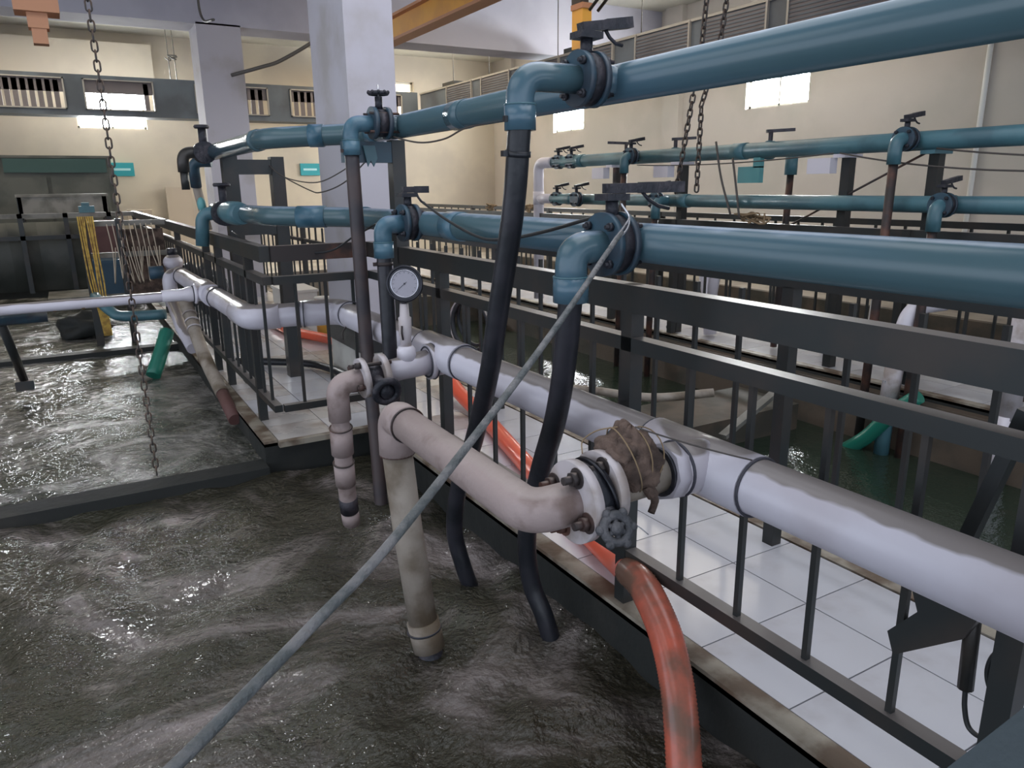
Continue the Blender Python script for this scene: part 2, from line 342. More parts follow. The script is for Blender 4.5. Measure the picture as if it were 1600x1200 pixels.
# walkways ------------------------------------------------------------
P = .335
def tile_proto(w, d, m): return obj('tile', MB().box((0, 0, -.014), (w-.005, d-.005, 0)), m)
def walkway(name, label, x0, x1, cols, y0, y1, ytile, lip, wall_z, ext=None):
    r = struct_root(name, label)
    b = MB(); b.box((x0, y0, -.6), (x1, y1, -.012))
    if ext: b.box((ext[0], ext[1], -.6), (x0, y1, -.012))
    obj('slab', b, 'concrete_dark', r)
    protos = {}
    ys = np.arange(1.14 - P*12, ytile, P)
    def put(cx, cw, yy, m):
        key = (round(cw, 3), m)
        if key not in protos:
            t = tile_proto(cw, P, m); t.parent = r; t.location = (cx, yy, 0); protos[key] = t
        else: piece('tile', protos[key], r, (cx, yy, 0))
    for yy in ys:
        if yy < y0: continue
        for (cx, cw) in cols: put(cx, cw, yy, 'tile_stained' if (ext and yy > 3.6 and random.random() < .35) else 'tile_white')
        if ext and yy >= ext[1] - .05:
            for cx in (ext[0] + .08, ext[0] + .08 + .325): put(cx, .325 if cx < ext[0]+.2 else x0+lip-ext[0]-.405, yy, 'tile_stained' if random.random() < .5 else 'tile_white')
    f = MB(); f.box((x0+lip, ys[-1]+P, -.014), (x1-lip, y1, 0)); obj('far_tiles', f, 'tile_white', r)
    c = MB(); 
    if ext: c.box((x0, y0, -.03), (x0+lip-.005, ext[1], .002))
    else: c.box((x0, y0, -.03), (x0+lip-.005, y1, .002))
    if ext:
        c.box((ext[0], ext[1], -.03), (ext[0]+.075, y1, .002)); c.box((ext[0]+.075, ext[1]-.05, -.03), (x0+.08, ext[1]-.005, .002))
    obj('kerb_edge', c, 'curb', r)
    c = MB().box((x1-lip+.003, y0, -.03), (x1, y1, .004)); obj('kerb_edge', c, 'curb', r)
    return r
walkway('walkway', 'white tiled walkway between the near tank and the second tank', 1.45, 2.42, ((1.53, .170), (1.700, .318), (2.018, .322)), -1.2, 13.2, 10.0, .08, -.6, ext=(.80, 4.20))
walkway('walkway', 'second white tiled walkway beyond the dark middle tank', 4.88, 5.86, ((4.96, .27), (5.23, .27), (5.50, .28)), -1.2, 13.2, 9.0, .08, -.6)
b = MB(); b.box((4.79, -5, -.6), (4.879, 13.2, -.05)); struct('tank_wall', b, 'concrete_brown', label='brown stained inner wall of the middle tank')
b = MB(); b.box((2.42, 9.2, -.6), (4.79, 9.35, -.02)); struct('tank_wall', b, 'concrete_brown', label='cross wall at the far end of the middle tank')
b = MB(); b.box((3.05, 3.6, -.6), (4.6, 4.2, -.22)); struct('tank_wall', b, 'concrete_brown', label='low brown concrete ledge inside the middle tank')
b = MB(); b.box((LX, 4.12, -.6), (.80, 4.29, -.125)); struct('weir_wall', b, 'concrete_dark', label='wet dark weir wall between the two near basins')
b = MB(); b.box((LX, 8.02, -.6), (.80, 8.16, -.09)); struct('weir_wall', b, 'concrete_dark', label='second weir wall under the cross pipe')
b = MB(); b.box((LX, 13.1, -.6), (.80, 13.2, .02)); struct('tank_wall', b, 'concrete_dark', label='far end wall of the left tank')
b = MB(); b.box((7.9, -5, -.6), (8.0, 13.2, 0)); struct('tank_wall', b, 'concrete_brown', label='outer wall of the farthest tank')

# water ----------------------------------------------------------------
def water(name, label, x0, x1, y0, y1, z, step, amp, m, seed, kind=True):
    nx = int((x1-x0)/step)+1; ny = int((y1-y0)/step)+1
    X, Y = np.meshgrid(np.linspace(x0, x1, nx), np.linspace(y0, y1, ny), indexing='ij')
    rg = np.random.RandomState(seed); Z = np.zeros_like(X)
    for k in range(34):
        wl = rg.uniform(.08, .62); a = rg.uniform(0, 2*PI); kx, ky = math.cos(a)*2*PI/wl, math.sin(a)*2*PI/wl
        ph = rg.uniform(0, 6.3); wob = .5*np.sin(X*rg.uniform(1, 4)+Y*rg.uniform(1, 4)+ph)
        env = .55 + .45*np.sin(X*rg.uniform(.6, 2)+rg.uniform(0, 6))*np.sin(Y*rg.uniform(.6, 2)+rg.uniform(0, 6))
        Z += np.sin(kx*X+ky*Y+ph+wob)*wl**.9*env
    Z = z + amp*Z/3.0
    V = np.stack([X.ravel(), Y.ravel(), Z.ravel()], 1)
    i = np.arange(nx-1)[:, None]*ny + np.arange(ny-1)[None, :]; i = i.ravel()
    F = np.stack([i, i+ny, i+ny+1, i+1], 1)
    me = bpy.data.meshes.new(name); me.from_pydata(V.tolist(), [], F.tolist()); me.polygons.foreach_set('use_smooth', [True]*len(F)); me.materials.append(MT[m])
    o = bpy.data.objects.new(name, me); COL.objects.link(o); ALL.append(o)
    tag(o, label, 'water', kind='stuff'); return o
water('basin_water', 'murky brown churning water in the near basin below the pipes', -3.5, 1.452, -.6, 4.14, -.18, .022, .029, 'water_near', 3)
water('basin_water', 'foamy glittering water in the second basin behind the weir wall', -4.0, .802, 4.27, 8.03, -.135, .025, .012, 'water_mid', 5)
water('basin_water', 'dark rippled water in the far basin beyond the cross pipe', -4.0, .802, 8.14, 13.11, -.12, .05, .010, 'water_mid', 9)
water('basin_water', 'still dark green water in the middle tank', 2.41, 4.80, -1.2, 9.21, -.42, .06, .0022, 'water_still', 11)
water('basin_water', 'still dark water in the farthest tank by the right wall', 5.85, 7.90, -1.2, 13.11, -.42, .08, .002, 'water_still', 12)

# ================================================================== FENCES
def fence_x(label, X, y0, y1, posts, bals, rails, bz, post_top=1.10, bal_size=.016, pw=.05, near=True):
    """railing running along Y at x = X"""
    t = thing('railing', label, 'railing', (X, y0, 0))
    for nm, zt, h, w in rails: obj(nm, MB().box((X-w/2, y0, zt-h), (X+w/2, y1, zt)), 'metal_dark', t)
    pp = None
    for yy in posts:
        if pp is None: pp = obj('post', MB().box((-pw/2, -pw/2, 0), (pw/2, pw/2, post_top)), 'metal_dark'); pp.parent = t; pp.location = (0, yy-y0, 0)
        else: piece('post', pp, t, (0, yy-y0, 0))
    pb = None
    for yy in bals:
        if pb is None: pb = obj('baluster', MB().box((-bal_size/2, -bal_size/2, bz[0]), (bal_size/2, bal_size/2, bz[1])), 'metal_dark'); pb.parent = t; pb.location = (0, yy-y0, 0)
        else: piece('baluster', pb, t, (0, yy-y0, 0))
    return t
R3 = (('top_rail', 1.10, .085, .055), ('mid_rail', .935, .045, .05), ('bottom_rail', .205, .04, .045))
near_posts = [-.45, .62, 1.82, 3.23]
near_bal = [y for y in np.arange(.847-.236*6, 4.1, .236) if min(abs(y-p) for p in near_posts + [3.73]) > .1]
fence_x('near dark steel railing carrying the big white pipe along the tank edge', 1.50, -1.2, 4.20, near_posts, near_bal, R3, (.2, .90))
far_bal = [y for y in np.arange(1.345-.2475*10, 12.9, .2475)]
far_posts = [y for y in np.arange(1.85-2.23*1, 12.9, 2.2275)]
far_bal = [y for y in far_bal if min(abs(y-p) for p in far_posts) > .1]
fence_x('dark steel railing on the far side of the first walkway', 2.27, -1.2, 13.0, far_posts, far_bal, (('top_rail', 1.062, .035, .05), ('mid_rail', .86, .035, .04), ('bottom_rail', .2, .035, .04)), (.18, 1.0), 1.03, .018)
lp = [4.66, 5.68, 6.22, 7.9, 9.6, 11.3, 12.9]
fence_x('dark railing along the left edge of the widened walkway', .90, 4.20, 13.0, lp, [y for y in np.arange(4.34, 12.9, .2) if min(abs(y-p) for p in lp) > .08], R3, (.2, .90))
# jog railing across
t = thing('railing', 'short cross railing joining the two stepped railings in front of the column', 'railing', (.90, 4.2, 0))
for nm, zt, h, w in R3: obj(nm, MB().box((.93, 4.2-w/2, zt-h), (1.475, 4.2+w/2, zt)), 'metal_rusty' if nm == 'top_rail' else 'metal_dark', t)
for xx in (1.05, 1.22, 1.38): obj('baluster', MB().box((xx-.008, 4.192, .2), (xx+.008, 4.208, .9)), 'metal_dark', t)
# second bank railings
b2n_posts = [y for y in (-.3, 1.35, 3.1, 5.4, 6.35, 8.6, 10.9, 12.9)]
fence_x('railing on the near side of the second walkway, wet floor behind it', 4.93, -1.2, 13.0, b2n_posts, [y for y in np.arange(-1, 12.9, .26) if min(abs(y-p) for p in b2n_posts) > .1], (('top_rail', 1.08, .05, .05), ('mid_rail', .93, .035, .04), ('bottom_rail', .2, .035, .04)), (.18, 1.05), 1.08, .018, .06)
fence_x('railing on the far side of the second walkway, close to the right wall', 5.80, -1.2, 13.0, [-.3, 2.0, 4.3, 6.6, 8.9, 11.2, 12.9], [y for y in np.arange(-1, 12.9, .26)], (('top_rail', 1.10, .05, .05), ('mid_rail', .90, .035, .04), ('bottom_rail', .2, .035, .04)), (.18, 1.08), 1.10, .018, .06)

# portal frames
def portal(label, x0, x1, Y, z, w=.07, brk=True):
    t = thing('portal_frame', label, 'frame', (x0, Y, 0))
    return t
t = thing('portal_frame', 'dark steel portal post with cross arm beside the big column', 'frame', (1.5, 3.73, 0))
obj('post', MB().box((1.465, 3.695, 0), (1.535, 3.765, 1.63)), 'metal_dark', t)
obj('cross_arm', MB().box((1.22, 3.70, 1.52), (1.465, 3.76, 1.62)), 'blue_valve', t)
hp = MB(); hp.add([(1.31, 3.68, 1.60), (1.37, 3.68, 1.60), (1.38, 3.68, 1.54), (1.36, 3.68, 1.50), (1.345, 3.68, 1.53), (1.33, 3.68, 1.50), (1.31, 3.69, 1.60), (1.37, 3.69, 1.60), (1.38, 3.69, 1.54), (1.36, 3.69, 1.50), (1.345, 3.69, 1.53), (1.33, 3.69, 1.50)], [(0,1,2,3,4,5), (6,11,10,9,8,7), (0,6,7,1), (1,7,8,2), (2,8,9,3), (3,9,10,4), (4,10,11,5), (5,11,6,0)]); obj('hook_plate', hp, 'teal_pipe', t)
t = thing('portal_frame', 'dark blue portal frame of two posts where the pipes end', 'frame', (1.04, 5.7, 0))
obj('post', MB().box((.99, 5.65, 0), (1.09, 5.75, 1.66)), 'metal_dark', t)
obj('post', MB().box((1.32, 5.65, 0), (1.41, 5.75, 1.62)), 'metal_dark', t)
obj('cross_arm', MB().box((1.09, 5.66, 1.50), (1.32, 5.74, 1.60)), 'metal_dark', t)
obj('lower_arm', MB().box((1.09, 5.66, 1.08), (1.32, 5.74, 1.20)), 'metal_dark', t)

# ================================================================== BLUE PIPES (first bank)
def couple(name, c, ax, R, r, m, parent, L=.08):
    c = Vector(c); a = Vector(ax).normalized()*L/2
    return obj(name, MB().cyl(c-a, c+a, R, 20), m, parent)
t = thing('blue_pipe', 'upper blue water pipe running the length of the near walkway', 'pipe', (1.5, -1.2, 1.697))
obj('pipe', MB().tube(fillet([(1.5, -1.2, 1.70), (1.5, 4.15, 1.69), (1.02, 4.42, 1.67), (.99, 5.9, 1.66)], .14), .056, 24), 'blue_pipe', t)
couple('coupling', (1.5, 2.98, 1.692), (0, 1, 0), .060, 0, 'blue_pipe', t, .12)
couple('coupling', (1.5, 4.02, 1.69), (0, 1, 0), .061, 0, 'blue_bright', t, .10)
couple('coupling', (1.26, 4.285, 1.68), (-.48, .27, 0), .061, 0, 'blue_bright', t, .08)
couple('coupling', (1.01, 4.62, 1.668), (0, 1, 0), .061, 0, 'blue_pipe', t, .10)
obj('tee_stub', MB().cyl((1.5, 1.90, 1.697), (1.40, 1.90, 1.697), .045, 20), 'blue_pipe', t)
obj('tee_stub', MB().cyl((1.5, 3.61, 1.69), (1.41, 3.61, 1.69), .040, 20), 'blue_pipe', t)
t = thing('blue_pipe', 'lower thick blue water pipe just above the near handrail', 'pipe', (1.41, -1.2, 1.24))
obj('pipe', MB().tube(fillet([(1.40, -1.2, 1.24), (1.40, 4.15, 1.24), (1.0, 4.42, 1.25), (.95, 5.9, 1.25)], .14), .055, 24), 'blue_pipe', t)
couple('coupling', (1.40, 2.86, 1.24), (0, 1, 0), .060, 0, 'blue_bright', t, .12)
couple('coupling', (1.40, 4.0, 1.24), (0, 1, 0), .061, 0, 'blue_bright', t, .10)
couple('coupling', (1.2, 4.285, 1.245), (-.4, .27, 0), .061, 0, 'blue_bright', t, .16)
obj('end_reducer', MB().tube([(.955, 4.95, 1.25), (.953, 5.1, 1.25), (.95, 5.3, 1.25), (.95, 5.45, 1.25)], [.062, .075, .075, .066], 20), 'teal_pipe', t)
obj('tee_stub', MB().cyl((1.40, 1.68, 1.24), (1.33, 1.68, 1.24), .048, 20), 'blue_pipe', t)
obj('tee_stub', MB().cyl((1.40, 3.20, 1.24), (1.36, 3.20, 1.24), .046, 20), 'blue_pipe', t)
obj('joint_ring', MB().ring((1.40, .62, 1.24), (0, 1, 0), .055, .003), 'teal_pipe', t)

# ------------------------------------------------ butterfly valves (flanges normal to X)
def butterfly(label, x, y, z, lever=.20, tilt=.10, R=.078, group=None, ang=0.0, mf='blue_valve'):
    """wafer valve, centre x,y,z; lever leaves towards +X rotated by ang about Z"""
    t = thing('butterfly_valve', label, 'valve', (x, y, z), group)
    for s in (-1, 1): obj('flange', MB().cyl((x+s*.028-.009, y, z), (x+s*.028+.009, y, z), R, 28), mf, t)
    obj('valve_body', MB().cyl((x-.019, y, z), (x+.019, y, z), R*.93, 28), 'iron_black', t)
    for k in range(4):
        a = PI/4 + k*PI/2; yy, zz = y+math.cos(a)*R*.80, z+math.sin(a)*R*.80
        o = obj('bolt', MB().cyl((x-.06, yy, zz), (x+.065, yy, zz), .006, 8), 'iron_black', t)
        obj('nut', MB().cyl((x-.05, yy, zz), (x-.038, yy, zz), .012, 6), 'iron_black', o)
        obj('nut', MB().cyl((x+.038, yy, zz), (x+.05, yy, zz), .012, 6), 'iron_black', o)
    zt = z + R
    obj('neck', MB().cyl((x, y, zt-.02), (x, y, zt+.035), .018, 14), 'iron_black', t)
    obj('top_plate', MB().box((x-.038, y-.03, zt+.03), (x+.038, y+.03, zt+.048)), 'iron_black', t)
    d = Vector((math.cos(ang), math.sin(ang), tilt)).normalized(); p = Vector((x, y, zt+.062))
    lv = MB(); lv.bar(p - d*.022, p + d*lever*.45, .034, .026); lv.bar(p + d*lever*.40, p + d*lever, .030, .030)
    l = obj('lever', lv, 'iron_black', t)
    g = [p + d*lever*.42 - Vector((0, 0, .012)), p + d*lever*.52 - Vector((0, 0, .034)), p + d*lever*.66 - Vector((0, 0, .052)), p + d*lever*.82 - Vector((0, 0, .060))]
    obj('squeeze_grip', MB().tube(g, .0055, 8), 'iron_black', l)
    return t
vA = butterfly('upper black valve with raised lever on the nearest branch of the high blue pipe', 1.365, 1.90, 1.697, .16, .16)
vD = butterfly('black valve with long lever held by rope on the low blue pipe', 1.30, 1.68, 1.24, .25, .01, .088)
vC = butterfly('small black valve with stubby handle on the low blue pipe behind the gauge', 1.33, 3.20, 1.245, .10, .0, .082)
# handwheel gate valve on the upper pipe
def gate_wheel(label, x, y, z, R=.075):
    t = thing('gate_valve', label, 'valve', (x, y, z))
    for s in (-1, 1): obj('flange', MB().cyl((x+s*.035-.010, y, z), (x+s*.035+.010, y, z), R, 26), 'blue_valve', t)
    obj('valve_body', MB().cyl((x-.025, y, z), (x+.025, y, z), R*.85, 24), 'iron_black', t)
    for k in range(4):
        a = PI/4 + k*PI/2; yy, zz = y+math.cos(a)*R*.78, z+math.sin(a)*R*.78
        obj('bolt', MB().cyl((x-.065, yy, zz), (x+.085, yy, zz), .006, 8), 'metal_rusty', t)
    obj('bonnet', MB().cyl((x, y, z+R*.8), (x, y, z+R+.045), .018, 12), 'iron_black', t)
    w = MB(); w.ring((x, y, z+R+.06), (0, 0, 1), .042, .010, 20, 6)
    for k in range(3):
        a = k*PI/3; dx, dy = math.cos(a)*.042, math.sin(a)*.042; w.cyl((x-dx, y-dy, z+R+.06), (x+dx, y+dy, z+R+.06), .006, 6)
    for k in range(10):
        a = k*PI/5; w.ball((x+math.cos(a)*.048, y+math.sin(a)*.048, z+R+.064), .009, 6, 4)
    obj('handwheel', w, 'iron_black', t)
    obj('stem', MB().cyl((x, y, z+R+.04), (x, y, z+R+.10), .004, 8), 'wire_bright', t)
    return t
gate_wheel('gate valve with knobbly handwheel on the high blue pipe in front of the column', 1.375, 3.61, 1.70)

# ------------------------------------------------ branch elbows with their down hoses
def drop(label, main_x, xe, y, z, r, hose_pts, hr, m, hm, collar=True):
    t = thing('branch_elbow', label, 'pipe fitting', (xe, y, z))
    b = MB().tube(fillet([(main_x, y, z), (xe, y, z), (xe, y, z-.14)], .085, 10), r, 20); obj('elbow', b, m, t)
    obj('socket', MB().cyl((xe, y, z-.075), (xe, y, z-.145), r*1.12, 20), m, t)
    obj('adhesive_ring', MB().ring((xe, y, z-.076), (0, 0, 1), r*1.08, .003, 24, 6), 'teal_pipe', t)
    return t
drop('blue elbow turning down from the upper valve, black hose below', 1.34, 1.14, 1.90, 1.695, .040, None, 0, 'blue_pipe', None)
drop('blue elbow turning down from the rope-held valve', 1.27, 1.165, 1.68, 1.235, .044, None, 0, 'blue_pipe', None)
drop('blue elbow turning down behind the pressure gauge', 1.30, 1.205, 3.20, 1.24, .040, None, 0, 'blue_bright', None)
drop('blue elbow turning down in front of the concrete column', 1.34, 1.225, 3.61, 1.695, .038, None, 0, 'blue_bright', None)

def hose(name, label, cat, pts, r, m, clamps=(), n=16, cm='metal_rusty'):
    sp = spline(pts, 8); t = thing(name, label, cat, sp[-1])
    obj('hose', MB().tube(sp, r, n), m, t)
    for c in clamps:
        i = int(c*(len(sp)-1)); a = sp[i]; d = (sp[min(i+1, len(sp)-1)] - sp[max(i-1, 0)]).normalized()
        b = MB().cyl(a - d*.008, a + d*.008, r*1.12, 16); b.box(tuple(a + Vector((-.052, -.008, -.008))), tuple(a + Vector((-.036, .008, .008)))); obj('hose_clamp', b, cm, t)
    return t
hose('black_hose', 'long black rubber hose hanging from the upper valve down past the white pipe', 'hose',
     [(1.14, 1.90, 1.58), (1.14, 1.945, 1.327), (1.14, 2.05, 1.0), (1.15, 2.13, .80), (1.17, 2.299, .501), (1.18, 2.45, .28), (1.19, 2.53, .05), (1.22, 2.52, -.12), (1.27, 2.50, -.30)], .034, 'hose_black', (.015, .06), cm='hose_black')
hose('black_hose', 'black rubber hose hanging below the rope-held valve in front of the white pipe', 'hose',
     [(1.165, 1.68, 1.11), (1.175, 1.72, .92), (1.19, 1.79, .723), (1.215, 1.92, .493), (1.245, 2.05, .226), (1.27, 2.07, .02), (1.30, 2.02, -.12), (1.33, 1.98, -.3)], .034, 'hose_black', (.97,))
hose('riser_pipe', 'thin rust-brown pipe dropping from the handwheel valve into the tank', 'pipe',
     [(1.225, 3.61, 1.57), (1.228, 3.60, 1.1), (1.232, 3.59, .6), (1.22, 3.50, .1), (1.20, 3.42, -.3)], .034, 'hose_rusty', (.03,))
hose('riser_pipe', 'dark pipe with rusty collar dropping just left of the gauge', 'pipe',
     [(1.205, 3.20, 1.12), (1.207, 3.20, .9), (1.21, 3.20, .5), (1.22, 3.20, .1), (1.22, 3.20, -.3)], .034, 'hose_black', (.09,))

# far left ends of the blue pipes
t = thing('gate_valve', 'dark handwheel valve at the far end of the high blue pipe', 'valve', (.92, 5.9, 1.66))
obj('valve_body', MB().cyl((.92, 5.86, 1.655), (.92, 5.98, 1.655), .075, 20), 'iron_black', t)
obj('bonnet', MB().cyl((.92, 5.92, 1.70), (.92, 5.92, 1.82), .028, 12), 'iron_black', t)
w = MB().ring((.92, 5.92, 1.83), (0, 0, 1), .04, .014, 14, 6).cyl((.88, 5.92, 1.83), (.96, 5.92, 1.83), .008, 6); obj('handwheel', w, 'iron_black', t)
t = thing('gate_valve', 'black handwheel valve at the far end of the low blue pipe', 'valve', (.93, 5.55, 1.24))
obj('valve_body', MB().cyl((.95, 5.50, 1.24), (.95, 5.60, 1.24), .085, 20), 'iron_black', t)
obj('bonnet', MB().cyl((.95, 5.55, 1.28), (.95, 5.55, 1.42), .026, 12), 'iron_black', t)
w = MB().ring((.95, 5.55, 1.43), (0, 0, 1), .045, .014, 14, 6).cyl((.9, 5.55, 1.43), (1.0, 5.55, 1.43), .008, 6); obj('handwheel', w, 'iron_black', t)
t = thing('outlet_bend', 'dark grey goose-neck outlet hanging at the far left end of the high pipe', 'pipe fitting', (.78, 5.93, 1.65))
obj('bend', MB().tube(fillet([(.92, 5.93, 1.655), (.775, 5.93, 1.655), (.772, 5.93, 1.52)], .09, 8), .040, 16), 'metal_dark', t)
obj('nozzle', MB().cyl((.772, 5.93, 1.53), (.772, 5.93, 1.40), .028, 14), 'metal_dark', t)
t = thing('outlet_bend', 'grey bend pipe dropping from the high pipe towards the low one', 'pipe fitting', (.86, 6.3, 1.6))
obj('bend', MB().tube(fillet([(.99, 6.1, 1.60), (.87, 6.15, 1.60), (.88, 6.2, 1.42)], .08, 8), .04, 16), 'blue_valve', t)
obj('down_pipe', MB().tube([(.88, 6.2, 1.44), (.93, 6.2, 1.10)], .032, 14), 'pvc_old', t)
t = thing('outlet_bend', 'blue elbow turning down at the far end of the low pipe', 'pipe fitting', (.82, 5.65, 1.2))
obj('bend', MB().tube(fillet([(.95, 5.6, 1.24), (.82, 5.65, 1.24), (.80, 5.66, 1.02)], .09, 8), .045, 16), 'teal_pipe', t)
obj('wooden_wedge', MB().ball((.83, 5.7, 1.30), .05, 8, 6, (.6, .6, 1)), 'teal_bright', t)

# ================================================================== WHITE PIPE (first bank)
t = thing('white_pipe', 'thick white plastic main pipe lying along the outside of the railing', 'pipe', (1.35, -1.2, .68))
obj('pipe', MB().tube(fillet([(1.35, -1.2, .70), (1.35, 4.40, .68), (.86, 4.55, .665), (.82, 7.35, .66), (.82, 7.42, .66)], .14, 10), .070, 28), 'white_pvc', t)
for y0, y1 in ((1.155, 1.52), (2.72, 3.10)):
    obj('tee_sleeve', MB().cyl((1.35, y0, .69), (1.35, y1, .69), .078, 28), 'white_pvc', t)
for y0 in (1.15, 1.525, 2.71, 3.11, 4.18): obj('joint_ring', MB().ring((1.35, y0, .69), (0, 1, 0), .074, .0035, 32, 6), 'pvc_mark', t)
obj('elbow_sleeve', MB().tube(fillet([(1.35, 4.2, .685), (1.35, 4.40, .68), (1.14, 4.465, .673)], .14, 10), .078, 28), 'white_pvc', t)
for x in (1.13, 1.15): obj('joint_ring', MB().ring((x, 4.55-(x-.86)*.306-.01, .672), (-1, .3, 0), .077, .0035, 30, 6), 'pvc_mark', t)
obj('elbow_sleeve', MB().tube(fillet([(1.02, 4.50, .67), (.86, 4.55, .665), (.852, 4.85, .663)], .14, 10), .076, 28), 'white_pvc', t)
obj('joint_ring', MB().ring((.845, 5.55, .662), (0, 1, 0), .074, .0035, 30, 6), 'pvc_mark', t)
obj('joint_ring', MB().ring((.822, 7.2, .66), (0, 1, 0), .074, .0035, 30, 6), 'pvc_mark', t)
obj('tee_sleeve', MB().cyl((.835, 5.70, .662), (.842, 6.15, .662), .080, 28), 'white_pvc', t)
obj('ink_mark', MB().tube(spline([(1.29, 1.60, .727), (1.283, 1.625, .715), (1.281, 1.65, .70), (1.280, 1.63, .685), (1.281, 1.66, .675)], 4), .003, 6), 'crate_blue', t)
obj('pipe_hook', MB().tube(fillet([(1.27, 4.10, .56), (1.27, 4.12, .60), (1.30, 4.12, .63)], .03), .006, 8), 'metal_dark', t)
# cross pipe to the left
t = thing('white_pipe', 'slim white cross pipe reaching left over the glittering basin', 'pipe', (.55, 5.9, .66))
obj('pipe', MB().tube([(.80, 5.90, .66), (.5, 5.9, .655), (-3.5, 5.85, .64)], .036, 18), 'white_pvc', t)
obj('reducer', MB().tube([(.80, 5.9, .66), (.70, 5.9, .66), (.66, 5.9, .66), (.52, 5.9, .66)], [.056, .054, .044, .043], 20), 'white_clean', t)
obj('joint_ring', MB().ring((.745, 5.9, .66), (1, 0, 0), .062, .012, 28, 8), 'white_clean', t)
obj('joint_ring', MB().ring((.73, 5.9, .66), (1, 0, 0), .060, .004, 28, 6), 'pvc_mark', t)
for x in (-.16, .01): obj('tie_band', MB().cyl((x, 5.9, .65), (x+.02, 5.9, .65), .0385, 18), 'rope_straw', t)
t = thing('blue_pipe', 'short length of blue pipe hung just beneath the slim white cross pipe', 'pipe', (-.4, 5.95, .57))
obj('pipe', MB().tube([(-3.5, 5.98, .56), (-.20, 5.98, .575)], .040, 16), 'blue_valve', t)
t = thing('support_post', 'dark leaning post under the cross pipe at the left edge of the picture', 'post', (-.46, 6.1, 0))
obj('post', MB().tube([(-.47, 6.0, .55), (-.44, 6.6, .02)], .030, 10), 'metal_dark', t); obj('foot_plate', MB().box((-.50, 6.55, -.05), (-.38, 6.66, .02)), 'metal_dark', t)
# far down pipe with dirty hose
t = thing('drop_pipe', 'white elbow and rubber drop pipe at the far bend of the white main', 'pipe', (.75, 7.2, .6))
obj('elbow', MB().tube(fillet([(.82, 7.42, .66), (.72, 7.3, .66), (.72, 7.25, .40)], .1, 8), .060, 18), 'white_pvc', t)
obj('lower_pipe', MB().tube([(.72, 7.25, .44), (.73, 6.9, .25), (.75, 6.5, .14)], [.055, .05, .045], 16), 'white_pvc', t)
t = thing('drop_hose', 'dirty brown hose with a red end dipping into the second basin', 'hose', (.78, 4.9, -.05))
obj('hose', MB().tube(spline([(.70, 6.2, .62), (.71, 6.0, .44), (.73, 5.65, .22), (.76, 5.25, .05)], 6), .046, 16), 'pvc_old', t)
obj('red_end', MB().tube([(.76, 5.25, .05), (.775, 4.95, -.06)], .042, 16), 'crate_red', t)
for k in range(3): obj('hose_clamp', MB().ring((.708+.003*k, 6.05-.06*k, .49-.045*k), (0, .75, .6), .048, .006, 18, 6), 'pvc_flange', t)

# ------------------------------------------------ tee branch 1 with flanged valve and side run
def flange_pvc(x, y, z, R, m, parent, th=.026):
    o = obj('flange', MB().cyl((x-th/2, y, z), (x+th/2, y, z), R, 36), m, parent)
    for k in range(4):
        a = .35 + k*PI/2; yy, zz = y+math.cos(a)*R*.74, z+math.sin(a)*R*.74
        s = -1 if x < 1.0 else 1
        obj('bolt', MB().cyl((x-.016, yy, zz), (x-.011, yy, zz), .025, 16).cyl((x-.032, yy, zz), (x-.014, yy, zz), .017, 6).cyl((x-.052, yy, zz), (x-.02, yy, zz), .010, 8), 'metal_rusty', o)
    return o
ty = 1.315; tz = .705
t = thing('tee_branch', 'white tee outlet stub on the main pipe behind the rag bundle', 'pipe fitting', (1.24, ty, .71))
obj('outlet', MB().cyl((1.33, ty, .70), (1.20, ty, .71), .068, 28), 'white_pvc', t)
obj('joint_ring', MB().ring((1.235, ty, .708), (1, 0, 0), .070, .004, 32, 6), 'pvc_mark', t)
obj('octagon_collar', MB().cyl((1.225, ty, .708), (1.185, ty, .711), .074, 8), 'white_pvc', t)
obj('inner_gasket', MB().cyl((1.186, ty, .711), (1.178, ty, .711), .062, 24), 'iron_black', t)
obj('inner_pipe', MB().cyl((1.19, ty, .711), (1.0, ty, .705), .050, 24), 'pvc_old', t)
t = thing('flanged_valve', 'flanged valve between two bolted white flanges beside the rag bundle', 'valve', (.985, ty, tz))
flange_pvc(1.003, ty, .705, .094, 'pvc_flange', t); flange_pvc(.930, ty, .691, .098, 'pvc_flange', t)
obj('valve_body', MB().cyl((.992, ty, .702), (.942, ty, .694), .082, 30), 'iron_black', t)
obj('seal_plate', MB().cyl((.988, ty, .703), (.980, ty, .701), .090, 30), 'gauge_case', t)
obj('bonnet', MB().tube([(.966, ty-.05, .675), (.960, ty-.10, .668)], [.036, .026], 14), 'iron_black', t)
hc = Vector((.957, 1.195, .664)); ha = Vector((-.25, -.86, .42)).normalized(); hu = ha.cross(Vector((0, 0, 1))).normalized(); hv = hu.cross(ha)
w = MB().ring(hc, ha, .030, .011, 24, 8).ball(hc, .017, 10, 8)
for k in range(6):
    a = k*PI/3; w.ball(hc + (hu*math.cos(a)+hv*math.sin(a))*.038, .0115, 8, 6)
for k in range(3):
    a = k*PI/3 + .5; dv = (hu*math.cos(a)+hv*math.sin(a))*.03; w.cyl(hc - dv, hc + dv, .007, 6)
obj('handwheel', w, 'iron_dusty', t)
obj('keeper_wire', MB().tube(spline([hc + Vector((.03, 0, .01)), hc + Vector((.055, -.01, -.005)), hc + Vector((.075, -.02, -.025))], 4), .0015, 5), 'wire_bright', t)
t = thing('bypass_pipe', 'scuffed pinkish side pipe running back from the bolted flange to its own drop', 'pipe', (.83, 1.7, .69))
obj('pipe', MB().tube(fillet([(.93, ty, .690), (.815, ty+.01, .684), (.835, 2.18, .68)], .085, 10), .052, 26), 'pvc_pink', t)
